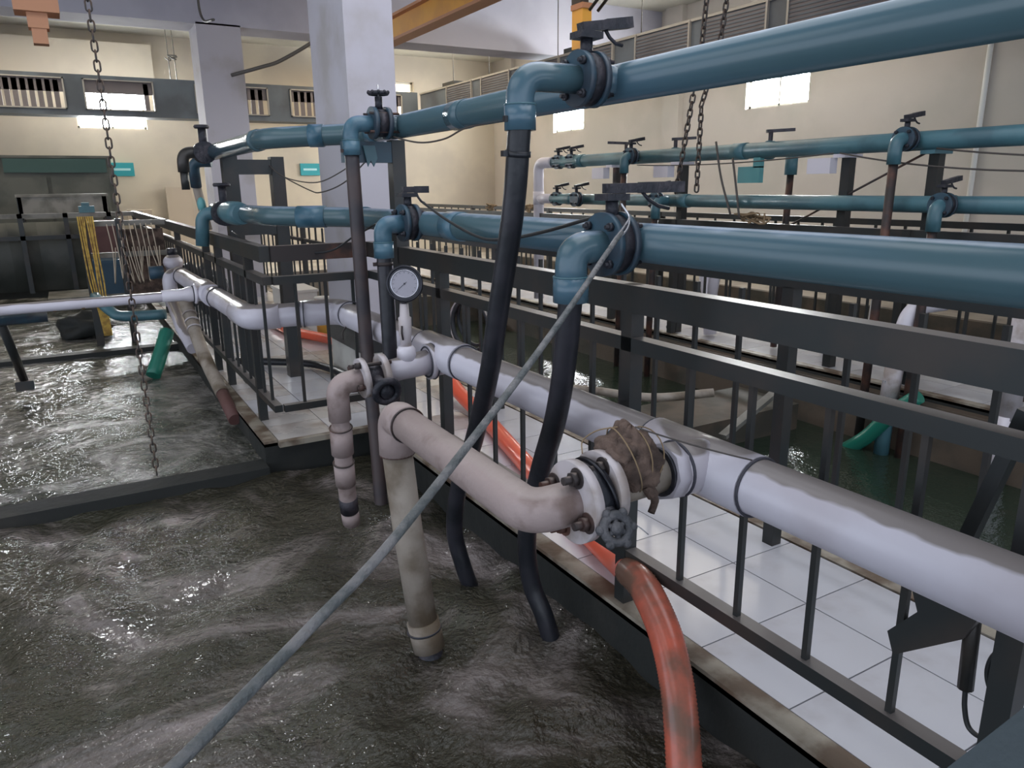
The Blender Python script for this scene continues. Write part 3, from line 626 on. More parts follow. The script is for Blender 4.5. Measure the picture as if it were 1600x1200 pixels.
obj('elbow', MB().tube(fillet([(.834, 2.09, .68), (.836, 2.20, .68), (.836, 2.20, .55)], .07, 8), .058, 26), 'pvc_pink', t)
obj('joint_ring', MB().ring((.834, 2.085, .68), (0, 1, 0), .056, .003, 28, 6), 'metal_rusty', t)
obj('joint_ring', MB().ring((.836, 2.20, .552), (0, 0, 1), .056, .003, 28, 6), 'metal_rusty', t)
obj('drop_leg', MB().tube([(.836, 2.20, .57), (.85, 2.18, .30), (.875, 2.14, -.06)], .050, 24), 'pvc_old', t)
obj('water_collar', MB().tube([(.874, 2.142, -.05), (.888, 2.125, -.155)], .056, 22), 'pvc_old', t)
obj('collar_ring', MB().ring((.877, 2.138, -.085), (.1, -.1, -1), .057, .004, 24, 6), 'iron_black', t)
obj('foot', MB().tube([(.888, 2.125, -.15), (.893, 2.12, -.26)], .044, 18), 'iron_black', t)

# rag bundle and its strings
def blob(c, s, seed, n=48, m=34, amp=.28):
    rg = np.random.RandomState(seed); dirs = rg.normal(size=(9, 3)); ph = rg.uniform(0, 6, 9); mb = MB(); c = Vector(c)
    for i in range(m+1):
        th = PI*i/m
        for j in range(n):
            a = 2*PI*j/n; d = Vector((math.sin(th)*math.cos(a), math.sin(th)*math.sin(a), math.cos(th)))
            k = 1 + amp*sum(math.sin(3.2*d.dot(Vector(dirs[q]))+ph[q]) for q in range(9))/4.0 + .05*math.sin(a*7+th*5)
            k *= 1 + .07*math.sin(9*d.dot(Vector(dirs[0])) + 3) * math.sin(6*d.dot(Vector(dirs[1])))
            mb.v.append(c + Vector((d.x*s[0]*k, d.y*s[1]*k, d.z*s[2]*k)))
    for i in range(m):
        for j in range(n): mb.f.append((i*n+j, (i+1)*n+j, (i+1)*n+(j+1) % n, i*n+(j+1) % n)); mb.sm.append(True)
    return mb
t = thing('rag_bundle', 'brown rag bundle tied around the pipe joint next to the white flange', 'rag', (1.10, ty, .76))
obj('cloth', blob((1.088, ty, .765), (.062, .075, .088), 4), 'cloth_brown', t)
obj('cloth_fold', blob((1.02+.02, ty-.01, .78), (.035, .05, .045), 8), 'cloth_brown', t)
obj('hanging_end', MB().tube(spline([(1.10, ty-.05, .71), (1.115, ty-.06, .68), (1.122, ty-.055, .662), (1.108, ty-.06, .642)], 5), [.016]*5+[.010]*5+[.009]*6, 8), 'cloth_brown', t)
for k in range(3):
    obj('tie_cord', MB().ring((1.07+.022*k, ty, .765), (1, .25*(k-1), .35*(1-k)), .084-.006*k, .0018, 26, 5), 'rope_straw', t)
tag(obj('tie_wire', MB().tube(sag((1.075, ty-.03, .855), (1.31, 1.14, .772), .004), .0022, 6), 'cable_brown'), 'thin wire stretched from the rag bundle over the white pipe joint', 'wire')
tag(obj('tie_wire', MB().tube(spline([(.98, 1.36, .785), (1.01, 1.40, .80), (1.03, 1.37, .83), (1.06, 1.33, .845)], 6), .0018, 6), 'rope_straw'), 'loose straw-coloured string arching left of the rag bundle', 'string')

# ------------------------------------------------ tee branch 2 with gauge
gy = 2.91
t = thing('tee_branch', 'white tee branch and short pipe carrying the pressure gauge stem', 'pipe fitting', (1.2, gy, .665))
obj('outlet', MB().cyl((1.35, gy, .675), (1.275, gy, .668), .070, 28), 'white_pvc', t)
obj('collar', MB().cyl((1.29, gy, .668), (1.265, gy, .667), .078, 28), 'white_pvc', t)
for x in (1.263, 1.29): obj('joint_ring', MB().ring((x, gy, .667), (1, 0, 0), .077 if x > 1.28 else .066, .004, 28, 6), 'pvc_mark', t)
obj('branch_pipe', MB().tube([(1.27, gy, .667), (1.20, gy, .66), (1.06, gy, .645)], [.054, .052, .046], 24), 'white_pvc', t)
obj('saddle', MB().tube([(1.172, gy, .69), (1.172, gy, .735), (1.172, gy, .75)], [.042, .040, .030], 20), 'white_clean', t)
t = thing('pressure_gauge', 'round pressure gauge with grey dial standing on a white stem', 'gauge', (1.172, gy, .74))
obj('stem', MB().tube([(1.172, gy, .73), (1.172, gy, .79), (1.172, gy, .80), (1.172, gy, .87), (1.172, gy, .875), (1.172, gy, .93)], [.024, .024, .028, .028, .021, .018], 14), 'pvc_flange', t)
obj('thread_tape', MB().tube([(1.150, gy-.02, .84), (1.146, gy-.024, .81), (1.152, gy-.02, .78)], .004, 6), 'metal_rusty', t)
fd = Vector((-.44, -.86, .10)).normalized(); gc = Vector((1.180, gy, 1.012))
obj('socket', MB().cyl((1.172, gy, .92), (1.175, gy, .955), .012, 10), 'iron_black', t)
case = obj('case', MB().cyl(gc - fd*.022, gc + fd*.014, .074, 36), 'gauge_case', t)
obj('rim', MB().ring(gc + fd*.014, fd, .071, .006, 40, 8), 'gauge_case', t)
obj('inner_ring', MB().ring(gc + fd*.014, fd, .056, .0035, 40, 6), 'gauge_ring', t)
dial = obj('dial', MB().cyl(gc + fd*.010, gc + fd*.0145, .055, 36), 'gauge_face', t)
sx = fd.cross(Vector((0, 0, 1))).normalized(); sy = sx.cross(fd) * -1
sy = Vector((0, 0, 1)) - fd*fd.z; sy.normalize()
tk = MB()
for k in range(13):
    a = math.radians(-135 + k*22.5 + 90); d = sx*math.cos(a) + sy*math.sin(a); q = gc + fd*.0152
    tk.bar(q + d*.043, q + d*.050, .0012, .0006, fd)
obj('scale_marks', tk, 'pvc_mark', t)
d = (sx*-.7 + sy*-.7)
nd = (sx*.72 - sy*.62).normalized(); q = gc + fd*.0156
obj('needle', MB().bar(q - nd*.012, q + nd*.034, .0018, .0008, fd).cyl(q, q + fd*.002, .004, 10), 'pvc_mark', t)
t = thing('flanged_valve', 'rusty bolted flanges and black handwheel valve near the gauge', 'valve', (1.03, gy, .64))
o1 = obj('flange', MB().cyl((1.075, gy, .645), (1.050, gy, .643), .084, 28), 'pvc_flange', t)
o2 = obj('flange', MB().cyl((.985, gy, .637), (.962, gy, .635), .084, 28), 'pvc_flange', t)
obj('valve_body', MB().cyl((1.052, gy, .642), (.985, gy, .638), .045, 20), 'iron_black', t)
for k in range(4):
    a = .5 + k*PI/2; yy, zz = gy+math.cos(a)*.064, .64+math.sin(a)*.064
    obj('bolt', MB().cyl((.93, yy, zz), (1.09, yy, zz), .008, 8).cyl((.935, yy, zz), (.955, yy, zz), .015, 6), 'metal_rusty', t)
obj('bonnet', MB().tube([(1.02, gy-.03, .62), (1.03, gy-.10, .60)], [.035, .03], 12), 'iron_black', t)
obj('handwheel', MB().ring((1.033, gy-.115, .596), (0, 1, .3), .048, .016, 22, 8).ball((1.033, gy-.11, .596), .034, 10, 8, (1, .6, 1)), 'iron_black', t)
t = thing('discharge_pipe', 'pinkish elbow and stepped drop pipe discharging beside the walkway corner', 'pipe', (.88, gy, .6))
obj('elbow', MB().tube(fillet([(.965, gy, .635), (.862, gy, .620), (.868, gy+.01, .47)], .09, 10), .046, 24), 'pvc_pink', t)
obj('drop_leg', MB().tube([(.868, gy+.01, .50), (.885, gy+.06, .25), (.915, gy+.13, .02), (.93, gy+.16, -.06)], .038, 22), 'pvc_pink', t)
def seg(a, c, r, m, nm): obj(nm, MB().cyl(a, c, r, 22), m, t)
seg((.871, gy+.02, .43), (.879, gy+.045, .31), .047, 'pvc_pink', 'socket'); seg((.885, gy+.06, .26), (.898, gy+.095, .15), .044, 'pvc_pink', 'socket')
seg((.908, gy+.115, .075), (.918, gy+.135, .0), .041, 'iron_black', 'tape_band')
obj('foot', MB().cyl((.918, gy+.135, .0), (.932, gy+.165, -.07), .040, 22), 'pvc_pink', t)
for p_, r_ in (((.871, gy+.02, .432), .047), ((.884, gy+.058, .262), .044)): obj('joint_ring', MB().ring(p_, (.07, .2, -1), r_, .003, 24, 6), 'metal_rusty', t)

# ================================================================== RIGHT FOREGROUND
t = thing('clamp_bracket', 'black steel bracket and hanging conduit under the near end of the white pipe', 'bracket', (1.5, .70, .55))
obj('gusset', MB().add([(1.47, .84, .60), (1.47, .66, .60), (1.47, .70, .49), (1.47, .84, .37), (1.47, .86, .42), (1.47, .80, .50),
                        (1.51, .84, .60), (1.51, .66, .60), (1.51, .70, .49), (1.51, .84, .37), (1.51, .86, .42), (1.51, .80, .50)],
                       [(0,1,2,3,4,5)[::-1], (6,7,8,9,10,11), (0,1,7,6), (1,2,8,7), (2,3,9,8), (3,4,10,9), (4,5,11,10), (5,0,6,11)]), 'metal_dark', t)
obj('conduit', MB().cyl((1.50, .705, .60), (1.50, .695, .365), .016, 12), 'metal_dark', t)
tag(obj('loose_cable', MB().tube(spline([(1.50, .695, .37), (1.50, .690, .32), (1.50, .675, .28), (1.49, .64, .285), (1.48, .62, .33)], 6), .0055, 8), 'cable_black'), 'black cable drooping from the hanging conduit at the lower right', 'cable')
tag(obj('loose_cable', MB().tube(spline([(1.52, .625, .50), (1.52, .66, .46), (1.52, .668, .41), (1.52, .65, .37), (1.52, .61, .35)], 6), .0055, 8), 'cable_black'), 'black cable bulging out left of the thick near post', 'cable')
tag(obj('brace_bar', MB().bar((1.62, .72, .95), (1.62, .80, .62), .03, .03), 'metal_dark'), 'dark slanting brace at the right edge behind the white pipe', 'brace')
t = thing('cover_plate', 'slate-blue plate corner close to the camera at the lower right', 'plate', (1.15, .45, .46))
b = MB(); b.add([(1.20, .566, .415), (1.55, .30, .55), (1.2, .10, .50), (.90, .30, .33), (1.20, .566, .39), (1.55, .30, .525), (1.2, .10, .475), (.90, .30, .305)],
                [(0,1,2,3)[::-1], (4,5,6,7), (0,1,5,4), (1,2,6,5), (2,3,7,6), (3,0,4,7)])
# upright box in front instead of a loose sheet: top face of a pump stand
pb = MB(); pa = Vector((.725, .310, .859)); pd = Vector((.075, -.026, .058)).normalized(); pn = Vector((.25, -.80, -.35))
pb.add([pa - pd*.25, pa + pd*.45, pa + pd*.45 + pn*.28, pa - pd*.25 + pn*.28] + [v - Vector((0, 0, .03)) for v in (pa - pd*.25, pa + pd*.45, pa + pd*.45 + pn*.28, pa - pd*.25 + pn*.28)],
       [(0,1,2,3)[::-1], (4,5,6,7), (0,4,5,1), (1,5,6,2), (2,6,7,3), (3,7,4,0)])
obj('sloped_cover', pb, 'plate_slate', t)
obj('support_leg', MB().box((.86, .05, -.6), (.92, .11, .74)), 'metal_dark', t)

# orange hose
sp = spline([(2.02, 7.8, .06), (1.98, 6.6, .05), (1.95, 5.2, .05)], 6)
tag(obj('orange_hose', MB().tube(spline([(1.72, 7.9, .05), (1.76, 7.3, .05), (1.92, 6.8, .05), (2.12, 6.2, .05)], 8), .045, 16), 'hose_orange'), 'orange suction hose lying on the tiles left of the column', 'hose')
t = thing('suction_hose', 'ribbed orange hose crossing under the railing and hanging into the tank', 'hose', (1.42, 1.5, 0))
path = spline([(2.10, 4.75, .30), (2.05, 4.25, .12), (2.02, 3.80, .045), (1.90, 3.30, .042), (1.78, 2.80, .042), (1.66, 2.30, .042), (1.56, 1.92, .07), (1.48, 1.771, .135), (1.435, 1.64, .150), (1.387, 1.484, .085), (1.33, 1.36, -.02), (1.26, 1.249, -.17), (1.20, 1.17, -.30), (1.17, 1.13, -.42)], 12)
k = int(len(path)*.54)
def ribbed(pts, r):
    L = 0; out = []; R = []
    for i in range(len(pts)-1):
        seg_ = (pts[i+1]-pts[i]).length; n = max(2, int(seg_/.0045))
        for j in range(n):
            out.append(pts[i].lerp(pts[i+1], j/n)); R.append(r + (.0013 if len(out) % 2 else -.0010))
    return MB().tube(out, R, 22)
obj('lying_part', MB().tube(path[:k+1], .046, 20), 'hose_orange', t)
obj('ribbed_part', ribbed(path[k:], .050), 'hose_dirty', t)

# mooring rope from valve lever to the foreground
t = thing('stay_rope', 'long grey rope stretched from the valve lever down across the foreground', 'rope', (1.28, 1.6, 1.28))
e0 = Vector((1.265, 1.60, 1.27)); e1 = Vector((.0129, .5725, .951)); e2 = e1 + (e1 - Vector((.291, .8306, .9535)))*1.2
mid = Vector((.291, .8306, .9535))
mid = Vector((.42, .96, .98)); 
obj('rope', MB().tube(spline([(1.22, 1.535, 1.281), (1.0826, 1.4225, 1.2379), (.9042, 1.2731, 1.1791), (.665, 1.0777, 1.1039), (.4345, .8943, 1.0351), (.2683, .7658, .9883), (.1709, .6985, .9676), (.0602, .6228, .9449), (.0133, .5916, .936), (-.06, .545, .925), (-.3, .40, .90)], 10), .0062, 12), 'rope_grey', t)
for dd in (-.004, .005): obj('wire_strand', MB().tube(spline([(1.08, 1.421, 1.238), (1.16, 1.49, 1.262+dd), (1.25, 1.555+dd, 1.292+dd), (1.295, 1.60, 1.318), (1.292, 1.63, 1.35)], 8), .0028, 6), 'wire_bright', t)

# cables strung along the pipes
def cable(label, pts, r=.005, m='cable_black'): return tag(obj('slack_cable', MB().tube(spline(pts, 8), r, 8), m), label, 'cable')
cable('black cable sagging between the two low valves in front of the blue pipe', [(1.33, 3.03, 1.335), (1.31, 2.75, 1.27), (1.30, 2.465, 1.219), (1.30, 2.278, 1.222), (1.30, 2.035, 1.257), (1.28, 1.72, 1.315)], .0055)
cable('dark cable swinging from the far valve up to the small low valve', [(.97, 5.45, 1.12), (.96, 5.0, 1.09), (1.0, 4.6, 1.05), (1.2, 4.1, 1.06), (1.28, 3.8, 1.16), (1.32, 3.3, 1.29)], .0055)
cable('thin brown cable looping low between the high pipe ends before the column', [(1.30, 5.75, 1.60), (1.33, 5.5, 1.50), (1.42, 5.1, 1.39), (1.43, 4.85, 1.375), (1.42, 4.35, 1.43), (1.40, 3.85, 1.55)], .004, 'cable_brown')
cable('thin brown cable looping just above its twin before the column', [(1.31, 5.75, 1.60), (1.35, 5.5, 1.485), (1.43, 5.0, 1.435), (1.42, 4.40, 1.49), (1.38, 3.85, 1.58)], .004, 'cable_brown')
cable('brown cable sagging under the high blue pipe right of the column', [(1.42, 3.65, 1.65), (1.46, 3.36, 1.60), (1.47, 3.10, 1.60), (1.47, 2.9, 1.63), (1.49, 2.75, 1.64)], .004, 'cable_brown')

# ================================================================== SECOND BANK
DX = 3.46
def bank2():
    t = thing('blue_pipe', 'high blue pipe of the second bank, crossing in front of the right wall', 'pipe', (4.95, -1.2, 1.66))
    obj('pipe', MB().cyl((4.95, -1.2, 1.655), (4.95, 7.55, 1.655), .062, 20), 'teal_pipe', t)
    for y in (2.2, 4.6, 6.9): obj('coupling', MB().cyl((4.95, y, 1.655), (4.95, y+.14, 1.655), .068, 18), 'teal_pipe', t)
    t = thing('blue_pipe', 'low blue pipe of the second bank just above its railing', 'pipe', (4.9, -1.2, 1.25))
    obj('pipe', MB().cyl((4.9, -1.2, 1.25), (4.9, 7.45, 1.25), .055, 20), 'teal_pipe', t)
    for y in (2.8, 5.2, 7.0): obj('coupling', MB().cyl((4.9, y, 1.25), (4.9, y+.14, 1.25), .061, 18), 'teal_pipe', t)
    t = thing('riser_pipe', 'white riser with two side outlets at the far end of the second bank', 'pipe', (4.94, 7.75, 0))
    obj('riser', MB().tube(fillet([(4.93, 7.50, 1.655), (4.93, 7.80, 1.655), (4.93, 7.80, .05)], .10, 8), .062, 18), 'white_clean', t)
    obj('side_outlet', MB().cyl((4.93, 7.80, 1.25), (4.92, 7.45, 1.25), .055, 16), 'white_clean', t)
    obj('tee_sleeve', MB().cyl((4.93, 7.80, 1.18), (4.93, 7.80, 1.33), .068, 16), 'white_clean', t)
bank2()
G1 = 'lever valves on the second bank'
def v2(lbl, y, z, x=None, ang=0): 
    x = (4.95 if z > 1.4 else 4.9) - .13 if x is None else x
    c = copy_tree(vA, None, (x, y, z), lbl); return c
v2('lever valve on the high second-bank pipe left of the rightmost post', 3.13, 1.665)
v2('lever valve on the low second-bank pipe at the right, twin lever raised', 2.80, 1.25)
v2('lever valve halfway along the high second-bank pipe, rusty pipe below', 5.95, 1.665)
v2('first of two lever valves at the left end of the high second-bank pipe', 7.38, 1.655, 4.93)
v2('second lever valve from the left end of the high second-bank pipe', 7.12, 1.655, 4.93)
v2('first lever valve at the left end of the low second-bank pipe', 7.36, 1.25, 4.9)
v2('second lever valve from the left end of the low second-bank pipe', 6.86, 1.25, 4.82)
v2('small lever valve on the low second-bank pipe behind the near black lever', 5.5, 1.25)
for i, (y, lbl) in enumerate(((6.45, 'valve lever poking up behind the high second-bank pipe at left'), (5.7, 'valve lever just right of the middle high valve, behind the pipe'), (4.55, 'valve lever behind the high second-bank pipe near its middle'), (2.48, 'broad valve lever behind the high pipe at the right edge'))):
    x = 4.99; z = 1.80; s = -1 if i in (0,) else 1; y = y*4.99/5.16
    t = thing('valve_lever', lbl, 'valve', (x, y, z))
    obj('stem', MB().cyl((x, y, 1.66), (x, y, z), .018, 8), 'iron_black', t)
    obj('valve_disc', MB().cyl((x-.02, y, 1.655), (x+.02, y, 1.655), .075, 16), 'teal_pipe', t)
    obj('lever', MB().bar((x-s*.03, y+s*.02, z), (x+s*.16, y-s*.10, z+.01), .03, .024), 'iron_black', t)
def down2(lbl, y, ztop, x=4.72, zb=.1, r=.030, m='metal_rusty'):
    t = thing('branch_drop', lbl, 'pipe', (x, y, ztop))
    obj('elbow', MB().tube(fillet([(x+.2, y, ztop), (x, y, ztop), (x, y, ztop-.16)], .09, 8), .044, 14), 'teal_pipe', t)
    obj('drop_leg', MB().tube([(x, y, ztop-.15), (x-.01, y, .7), (x-.02, y+.02, zb)], r, 12), m, t)
down2('dark drop pipe from the high valve near the rightmost second-bank post', 3.13, 1.665, 4.72, -.5)
down2('brown drop pipe from the middle high valve of the second bank', 5.95, 1.665, 4.74, -.5)
down2('teal elbow and dark drop below the low right valve of the second bank', 2.80, 1.25, 4.70, -.5)
down2('teal elbow and drop behind the near black lever', 5.45, 1.25, 4.72, -.5)
for y, lbl in ((2.35, 'brown drop pipe on the walkway side at the right edge of the picture'), (4.35, 'brown drop pipe on the walkway side near the middle of the second bank')):
    t = thing('branch_drop', lbl, 'pipe', (5.2, y, 1.4))
    obj('tee_socket', MB().cyl((5.2, y, 1.62), (5.2, y, 1.46), .05, 14), 'teal_pipe', t)
    obj('drop_leg', MB().tube([(5.2, y, 1.48), (5.18, y, .8), (5.16, y, .02)], .028, 12), 'metal_rusty', t)
for i, (y, zt, lbl) in enumerate(((6.40, 1.60, 'grey post under the high second-bank pipe at left'), (5.42, 1.60, 'dark post under the high second-bank pipe, chain hanging before it'), (3.68, 1.60, 'pale-topped post of the second bank with a slanting stay'), (3.02, 1.60, 'dark post behind the right lever valve of the second bank'), (1.6, 1.60, 'dark second-bank post beyond the right picture edge'))):
    t = thing('pipe_post', lbl, 'post', (5.0, y, 0))
    obj('post', MB().box((4.98, y-.035, 0), (5.05, y+.035, zt)), 'metal_dark' if i != 0 else 'metal_rusty', t)
    obj('bracket', MB().box((4.90, y-.05, zt-.03), (5.10, y+.05, zt-.005)), 'white_clean' if i in (0, 1, 2) else 'teal_pipe', t)
    if i in (0, 1, 2): obj('pale_box', MB().box((4.86, y+.04, zt-.14), (4.94, y+.24, zt-.03)), 'white_clean', t)
tag(obj('teal_bracket', MB().box((4.92, 4.43, 1.40), (4.97, 4.66, 1.53)).box((4.92, 4.43, 1.52), (4.97, 4.50, 1.60)), 'teal_bright'), 'bright teal bracket hanging beneath the high second-bank pipe', 'bracket')
tag(obj('stay_rod', MB().cyl((5.0, 3.05, 1.60), (5.0, 4.6, .85), .008, 6), 'metal_rusty'), 'thin rod slanting down between two second-bank posts', 'rod')
tag(obj('slack_cable', MB().tube(sag((4.88, 3.66, 1.60), (4.88, 1.2, 1.50), .10), .006, 6), 'cable_brown'), 'thin dark cable drooping from the second-bank post to the right edge', 'cable')
tag(obj('slack_cable', MB().tube(sag((4.88, 2.95, 1.60), (4.88, 1.0, 1.52), .05), .006, 6), 'cable_brown'), 'shorter dark cable drooping right of the right lever valve', 'cable')
tag(obj('slack_cable', MB().tube(sag((4.86, 5.9, 1.58), (4.86, 3.7, 1.60), .03), .005, 6), 'cable_brown'), 'cable running just under the middle of the high second-bank pipe', 'cable')
tag(obj('stay_rope', MB().tube(spline([(4.84, 4.85, 1.74), (4.82, 4.75, 1.45), (4.80, 4.60, 1.15)], 6), .010, 6), 'cable_brown'), 'left of two brown ropes looped over the high second-bank pipe', 'rope')
tag(obj('stay_rope', MB().tube(spline([(4.84, 4.65, 1.60), (4.82, 4.57, 1.35), (4.80, 4.50, 1.12)], 6), .010, 6), 'cable_brown'), 'right of two brown ropes looped over the high second-bank pipe', 'rope')
def tangle(c, s, n, r, seed):
    rg = np.random.RandomState(seed); mb = MB()
    for k in range(n):
        pts = [Vector(c) + Vector((rg.uniform(-1, 1)*s[0], rg.uniform(-1, 1)*s[1], rg.uniform(-1, 1)*s[2])) for _ in range(7)]; mb.tube(spline(pts, 4), r, 5)
    return mb
tag(obj('rope_tangle', tangle((4.86, 4.42, 1.12), (.05, .20, .045), 5, .008, 3), 'rope_straw'), 'straw-coloured rope tangle on the second-bank railing', 'rope')
for i, (y, lbl) in enumerate(((9.0, 'small coil of pale rope on the far stretch of railing, left one'), (8.0, 'small coil of pale rope on the far stretch of railing, right one'))):
    tag(obj('rope_coil', tangle((4.93, y, 1.13), (.05, .12, .05), 4, .009, 20+i), 'rope_straw'), lbl, 'rope')
# pipes of the middle tank
t = thing('drop_pipe', 'white elbow bending into a grey drop pipe beyond the handrail', 'pipe', (4.7, 2.9, .4))
obj('elbow', MB().tube(fillet([(4.95, 2.80, .62), (4.70, 2.88, .60), (4.68, 2.92, .30)], .12, 8), .055, 16), 'white_clean', t)
obj('drop_leg', MB().tube([(4.68, 2.92, .34), (4.66, 2.93, -.1)], .060, 16), 'pvc_flange', t)
obj('lower_sleeve', MB().tube([(4.66, 2.93, .10), (4.65, 2.93, -.48)], .05, 14), 'teal_pipe', t)
t = thing('drop_pipe', 'pale drop pipe near the right edge standing in the middle tank', 'pipe', (4.75, 2.2, 0))
obj('upper_leg', MB().cyl((4.76, 2.22, .80), (4.76, 2.22, .0), .060, 16), 'pvc_flange', t)
obj('lower_leg', MB().cyl((4.74, 2.22, .02), (4.74, 2.22, -.48), .045, 14), 'white_clean', t)
for y, m, lbl in ((3.22, 'pvc_flange', 'white upright pipe seen just over the handrail, left one'), (3.55, 'bag_white', 'thin white upright pipe seen over the handrail'), (4.35, 'white_clean', 'pale upright pipe farther left over the handrail')):
    tag(obj('upright_pipe', MB().tube([(5.35, y, .95), (5.33, y+.03, .02)], .03, 12), m), lbl, 'pipe')
tag(obj('green_hose', MB().tube(spline([(4.62, 2.70, .05), (4.60, 2.85, -.10), (4.60, 3.02, -.32), (4.60, 3.22, -.50)], 6), .050, 14), 'hose_green'), 'green hose dipping into the middle tank at right', 'hose')
tag(obj('green_hose', MB().tube(spline([(.62, 7.0, .22), (.56, 6.9, .10), (.45, 6.75, -.10)], 6), .06, 12), 'hose_green'), 'green hose dipping into the basin under the cross pipe at left', 'hose')
t = thing('tee_bundle', 'white plastic fittings with blue cap piled by the second walkway', 'pipe fitting', (4.95, 5.0, .3))
obj('fitting', MB().tube([(5.1, 5.2, .75), (5.12, 5.1, .3), (5.13, 5.08, .02)], .06, 12).tube([(5.1, 5.0, .75), (5.12, 5.08, .35)], .05, 12), 'white_clean', t)
tag(obj('cloth_bundle', MB().ball((4.98, 5.45, .045), .05, 10, 6, (1, 1.2, .8)), 'crate_blue'), 'small dark blue bundle lying on the edge of the white floor', 'bundle')
tag(obj('teal_clip', MB().tube([(4.4, 1.80, .62), (4.4, 1.80, .50)], [.03, .012], 8), 'teal_bright'), 'right pointed teal clip under the handrail at the right edge', 'clip')
tag(obj('teal_clip', MB().box((4.4, 1.88, .52), (4.43, 1.95, .63)), 'crate_blue'), 'left dark teal clip under the handrail at the right edge', 'clip')
tag(obj('grey_hose', MB().tube(spline([(2.7, 4.6, -.1), (3.0, 4.25, -.02), (3.3, 3.8, -.02), (3.65, 3.55, .02)], 6), .03, 12), 'pvc_old'), 'grey hose lying across the middle tank behind the balusters', 'hose')
tag(obj('plank', MB().bar((3.55, 3.35, -.22), (4.35, 3.5, .02), .06, .03), 'shelf_pale'), 'grey plank leaning from the tank to the second walkway', 'plank')
t = thing('hose_coil', 'black hose coiled in rings on the walkway fence behind the gauge', 'hose', (2.15, 4.1, .5))
obj('coil', MB().ring((2.34, 4.6, .46), (1, .3, .0), .18, .016, 32, 8).ring((2.36, 4.6, .48), (1, .2, .1), .165, .014, 32, 8), 'hose_black', t)
obj('pale_band', MB().ring((2.33, 4.6, .46), (1, .3, 0), .198, .006, 32, 6), 'pvc_flange', t)

# clutter behind the left stretch of railing
t = thing('rope_hank', 'yellow ropes hanging in a hank behind the jog railing', 'rope', (2.3, 7.0, 1.0))
rg = random.Random(3); mb = MB()
for k in range(9):
    y = 6.1 + rg.random()*1.2; mb.tube(spline([(2.24, y, 1.03), (2.22+rg.random()*.04, y+.05, .85), (2.22, y+rg.uniform(-.15, .15), .70 - rg.random()*.15), (2.24, y+.08, .95)], 5), .008, 5)
obj('strands', mb, 'rope_yellow', t)
t = thing('rope_hank', 'pale yellow rope tangle nearer the column behind the railing', 'rope', (2.3, 5.7, 1.0))
obj('strands', tangle((2.27, 6.0, .98), (.04, .22, .09), 6, .008, 7), 'rope_yellow', t)
tag(obj('yellow_float', MB().ball((2.22, 7.2, .82), .05, 10, 8, (1, 1, .8)), 'can_yellow'), 'yellow float hanging behind the jog railing', 'float')
t = thing('storage_tub', 'white tub standing behind the railing left of the column', 'tub', (2.0, 8.0, 0))
obj('tub', MB().box((1.84, 7.75, .0), (2.16, 8.35, .36)), 'bag_white', t); obj('rim', MB().box((1.825, 7.735, .36), (2.175, 8.365, .385)), 'bag_white', t)
t = thing('paint_can', 'yellow can standing beside the white tub', 'can', (2.07, 7.25, 0))
obj('can', MB().cyl((2.07, 7.25, .0), (2.07, 7.25, .35), .075, 18), 'can_yellow', t); obj('lid', MB().cyl((2.07, 7.25, .35), (2.07, 7.25, .37), .079, 18), 'bag_white', t)
tag(obj('green_hose', MB().tube(spline([(1.05, 6.3, .04), (1.5, 5.9, .04), (1.62, 5.6, .04), (1.66, 5.3, .04)], 6), .03, 10), 'hose_black'), 'black hose lying on the tiles left of the column foot', 'hose')
for k in range(5):
    tag(obj('gear_heap', blob((1.30+.14*(k % 2), 8.75+.48*k, .24), (.12, .16, .22), 30+k, 14, 10, .3), 'iron_black'), ('dark lump of gear %s behind the railing left of the column' % ('nearest', 'second nearest', 'third along', 'fourth along', 'farthest')[k]), 'gear')

# ================================================================== FAR LEFT
t = thing('cross_railing', 'grey railing across the far end of the left tank', 'railing', (-3, 12.6, 0))
for nm, z in (('top_rail', 1.10), ('mid_rail', .80)): obj(nm, MB().box((-4.5, 12.58, z-.06), (1.0, 12.64, z)), 'shelf_pale' if nm == 'top_rail' else 'metal_dark', t)
pp = None
for x in np.arange(-4.4, 1.0, .55): obj('post', MB().box((x-.03, 12.58, 0), (x+.03, 12.64, 1.1)), 'metal_dark', t)
t = thing('dark_cabinet', 'large olive-grey cabinet with a dark green band at the end wall', 'cabinet', (-.2, 15.5, 0))
obj('body', MB().box((-1.10, 14.9, 0), (.80, 15.7, 1.93)), 'cabinet_olive', t)
obj('green_band', MB().box((-.75, 14.86, 1.70), (.72, 14.9, 1.92)), 'cabinet_green', t)
obj('lid', MB().box((-1.12, 14.86, 1.93), (.82, 15.72, 1.97)), 'cabinet_olive', t)
obj('door', MB().box((-1.0, 14.87, .1), (-.18, 14.9, 1.62)), 'cabinet_olive', t); obj('door', MB().box((-.12, 14.87, .1), (.72, 14.9, 1.62)), 'cabinet_olive', t)
t = thing('work_table', 'pale topped work table standing before the dark cabinet', 'table', (-.3, 13.8, 0))
obj('table_top', MB().box((-.60, 13.5, 1.32), (.62, 14.2, 1.36)), 'shelf_pale', t)
obj('front_panel', MB().box((-.58, 13.52, 1.0), (.60, 13.56, 1.32)), 'shelf_pale', t)
for x, y in ((-.56, 13.55), (.56, 13.55), (-.56, 14.15), (.56, 14.15)): obj('leg', MB().box((x-.03, y-.03, 0), (x+.03, y+.03, 1.32)), 'metal_dark', t)
t = thing('tarpaulin_screen', 'dark tarpaulin screen hung below the far cross railing', 'screen', (-1.5, 12.66, 0))
b = MB()
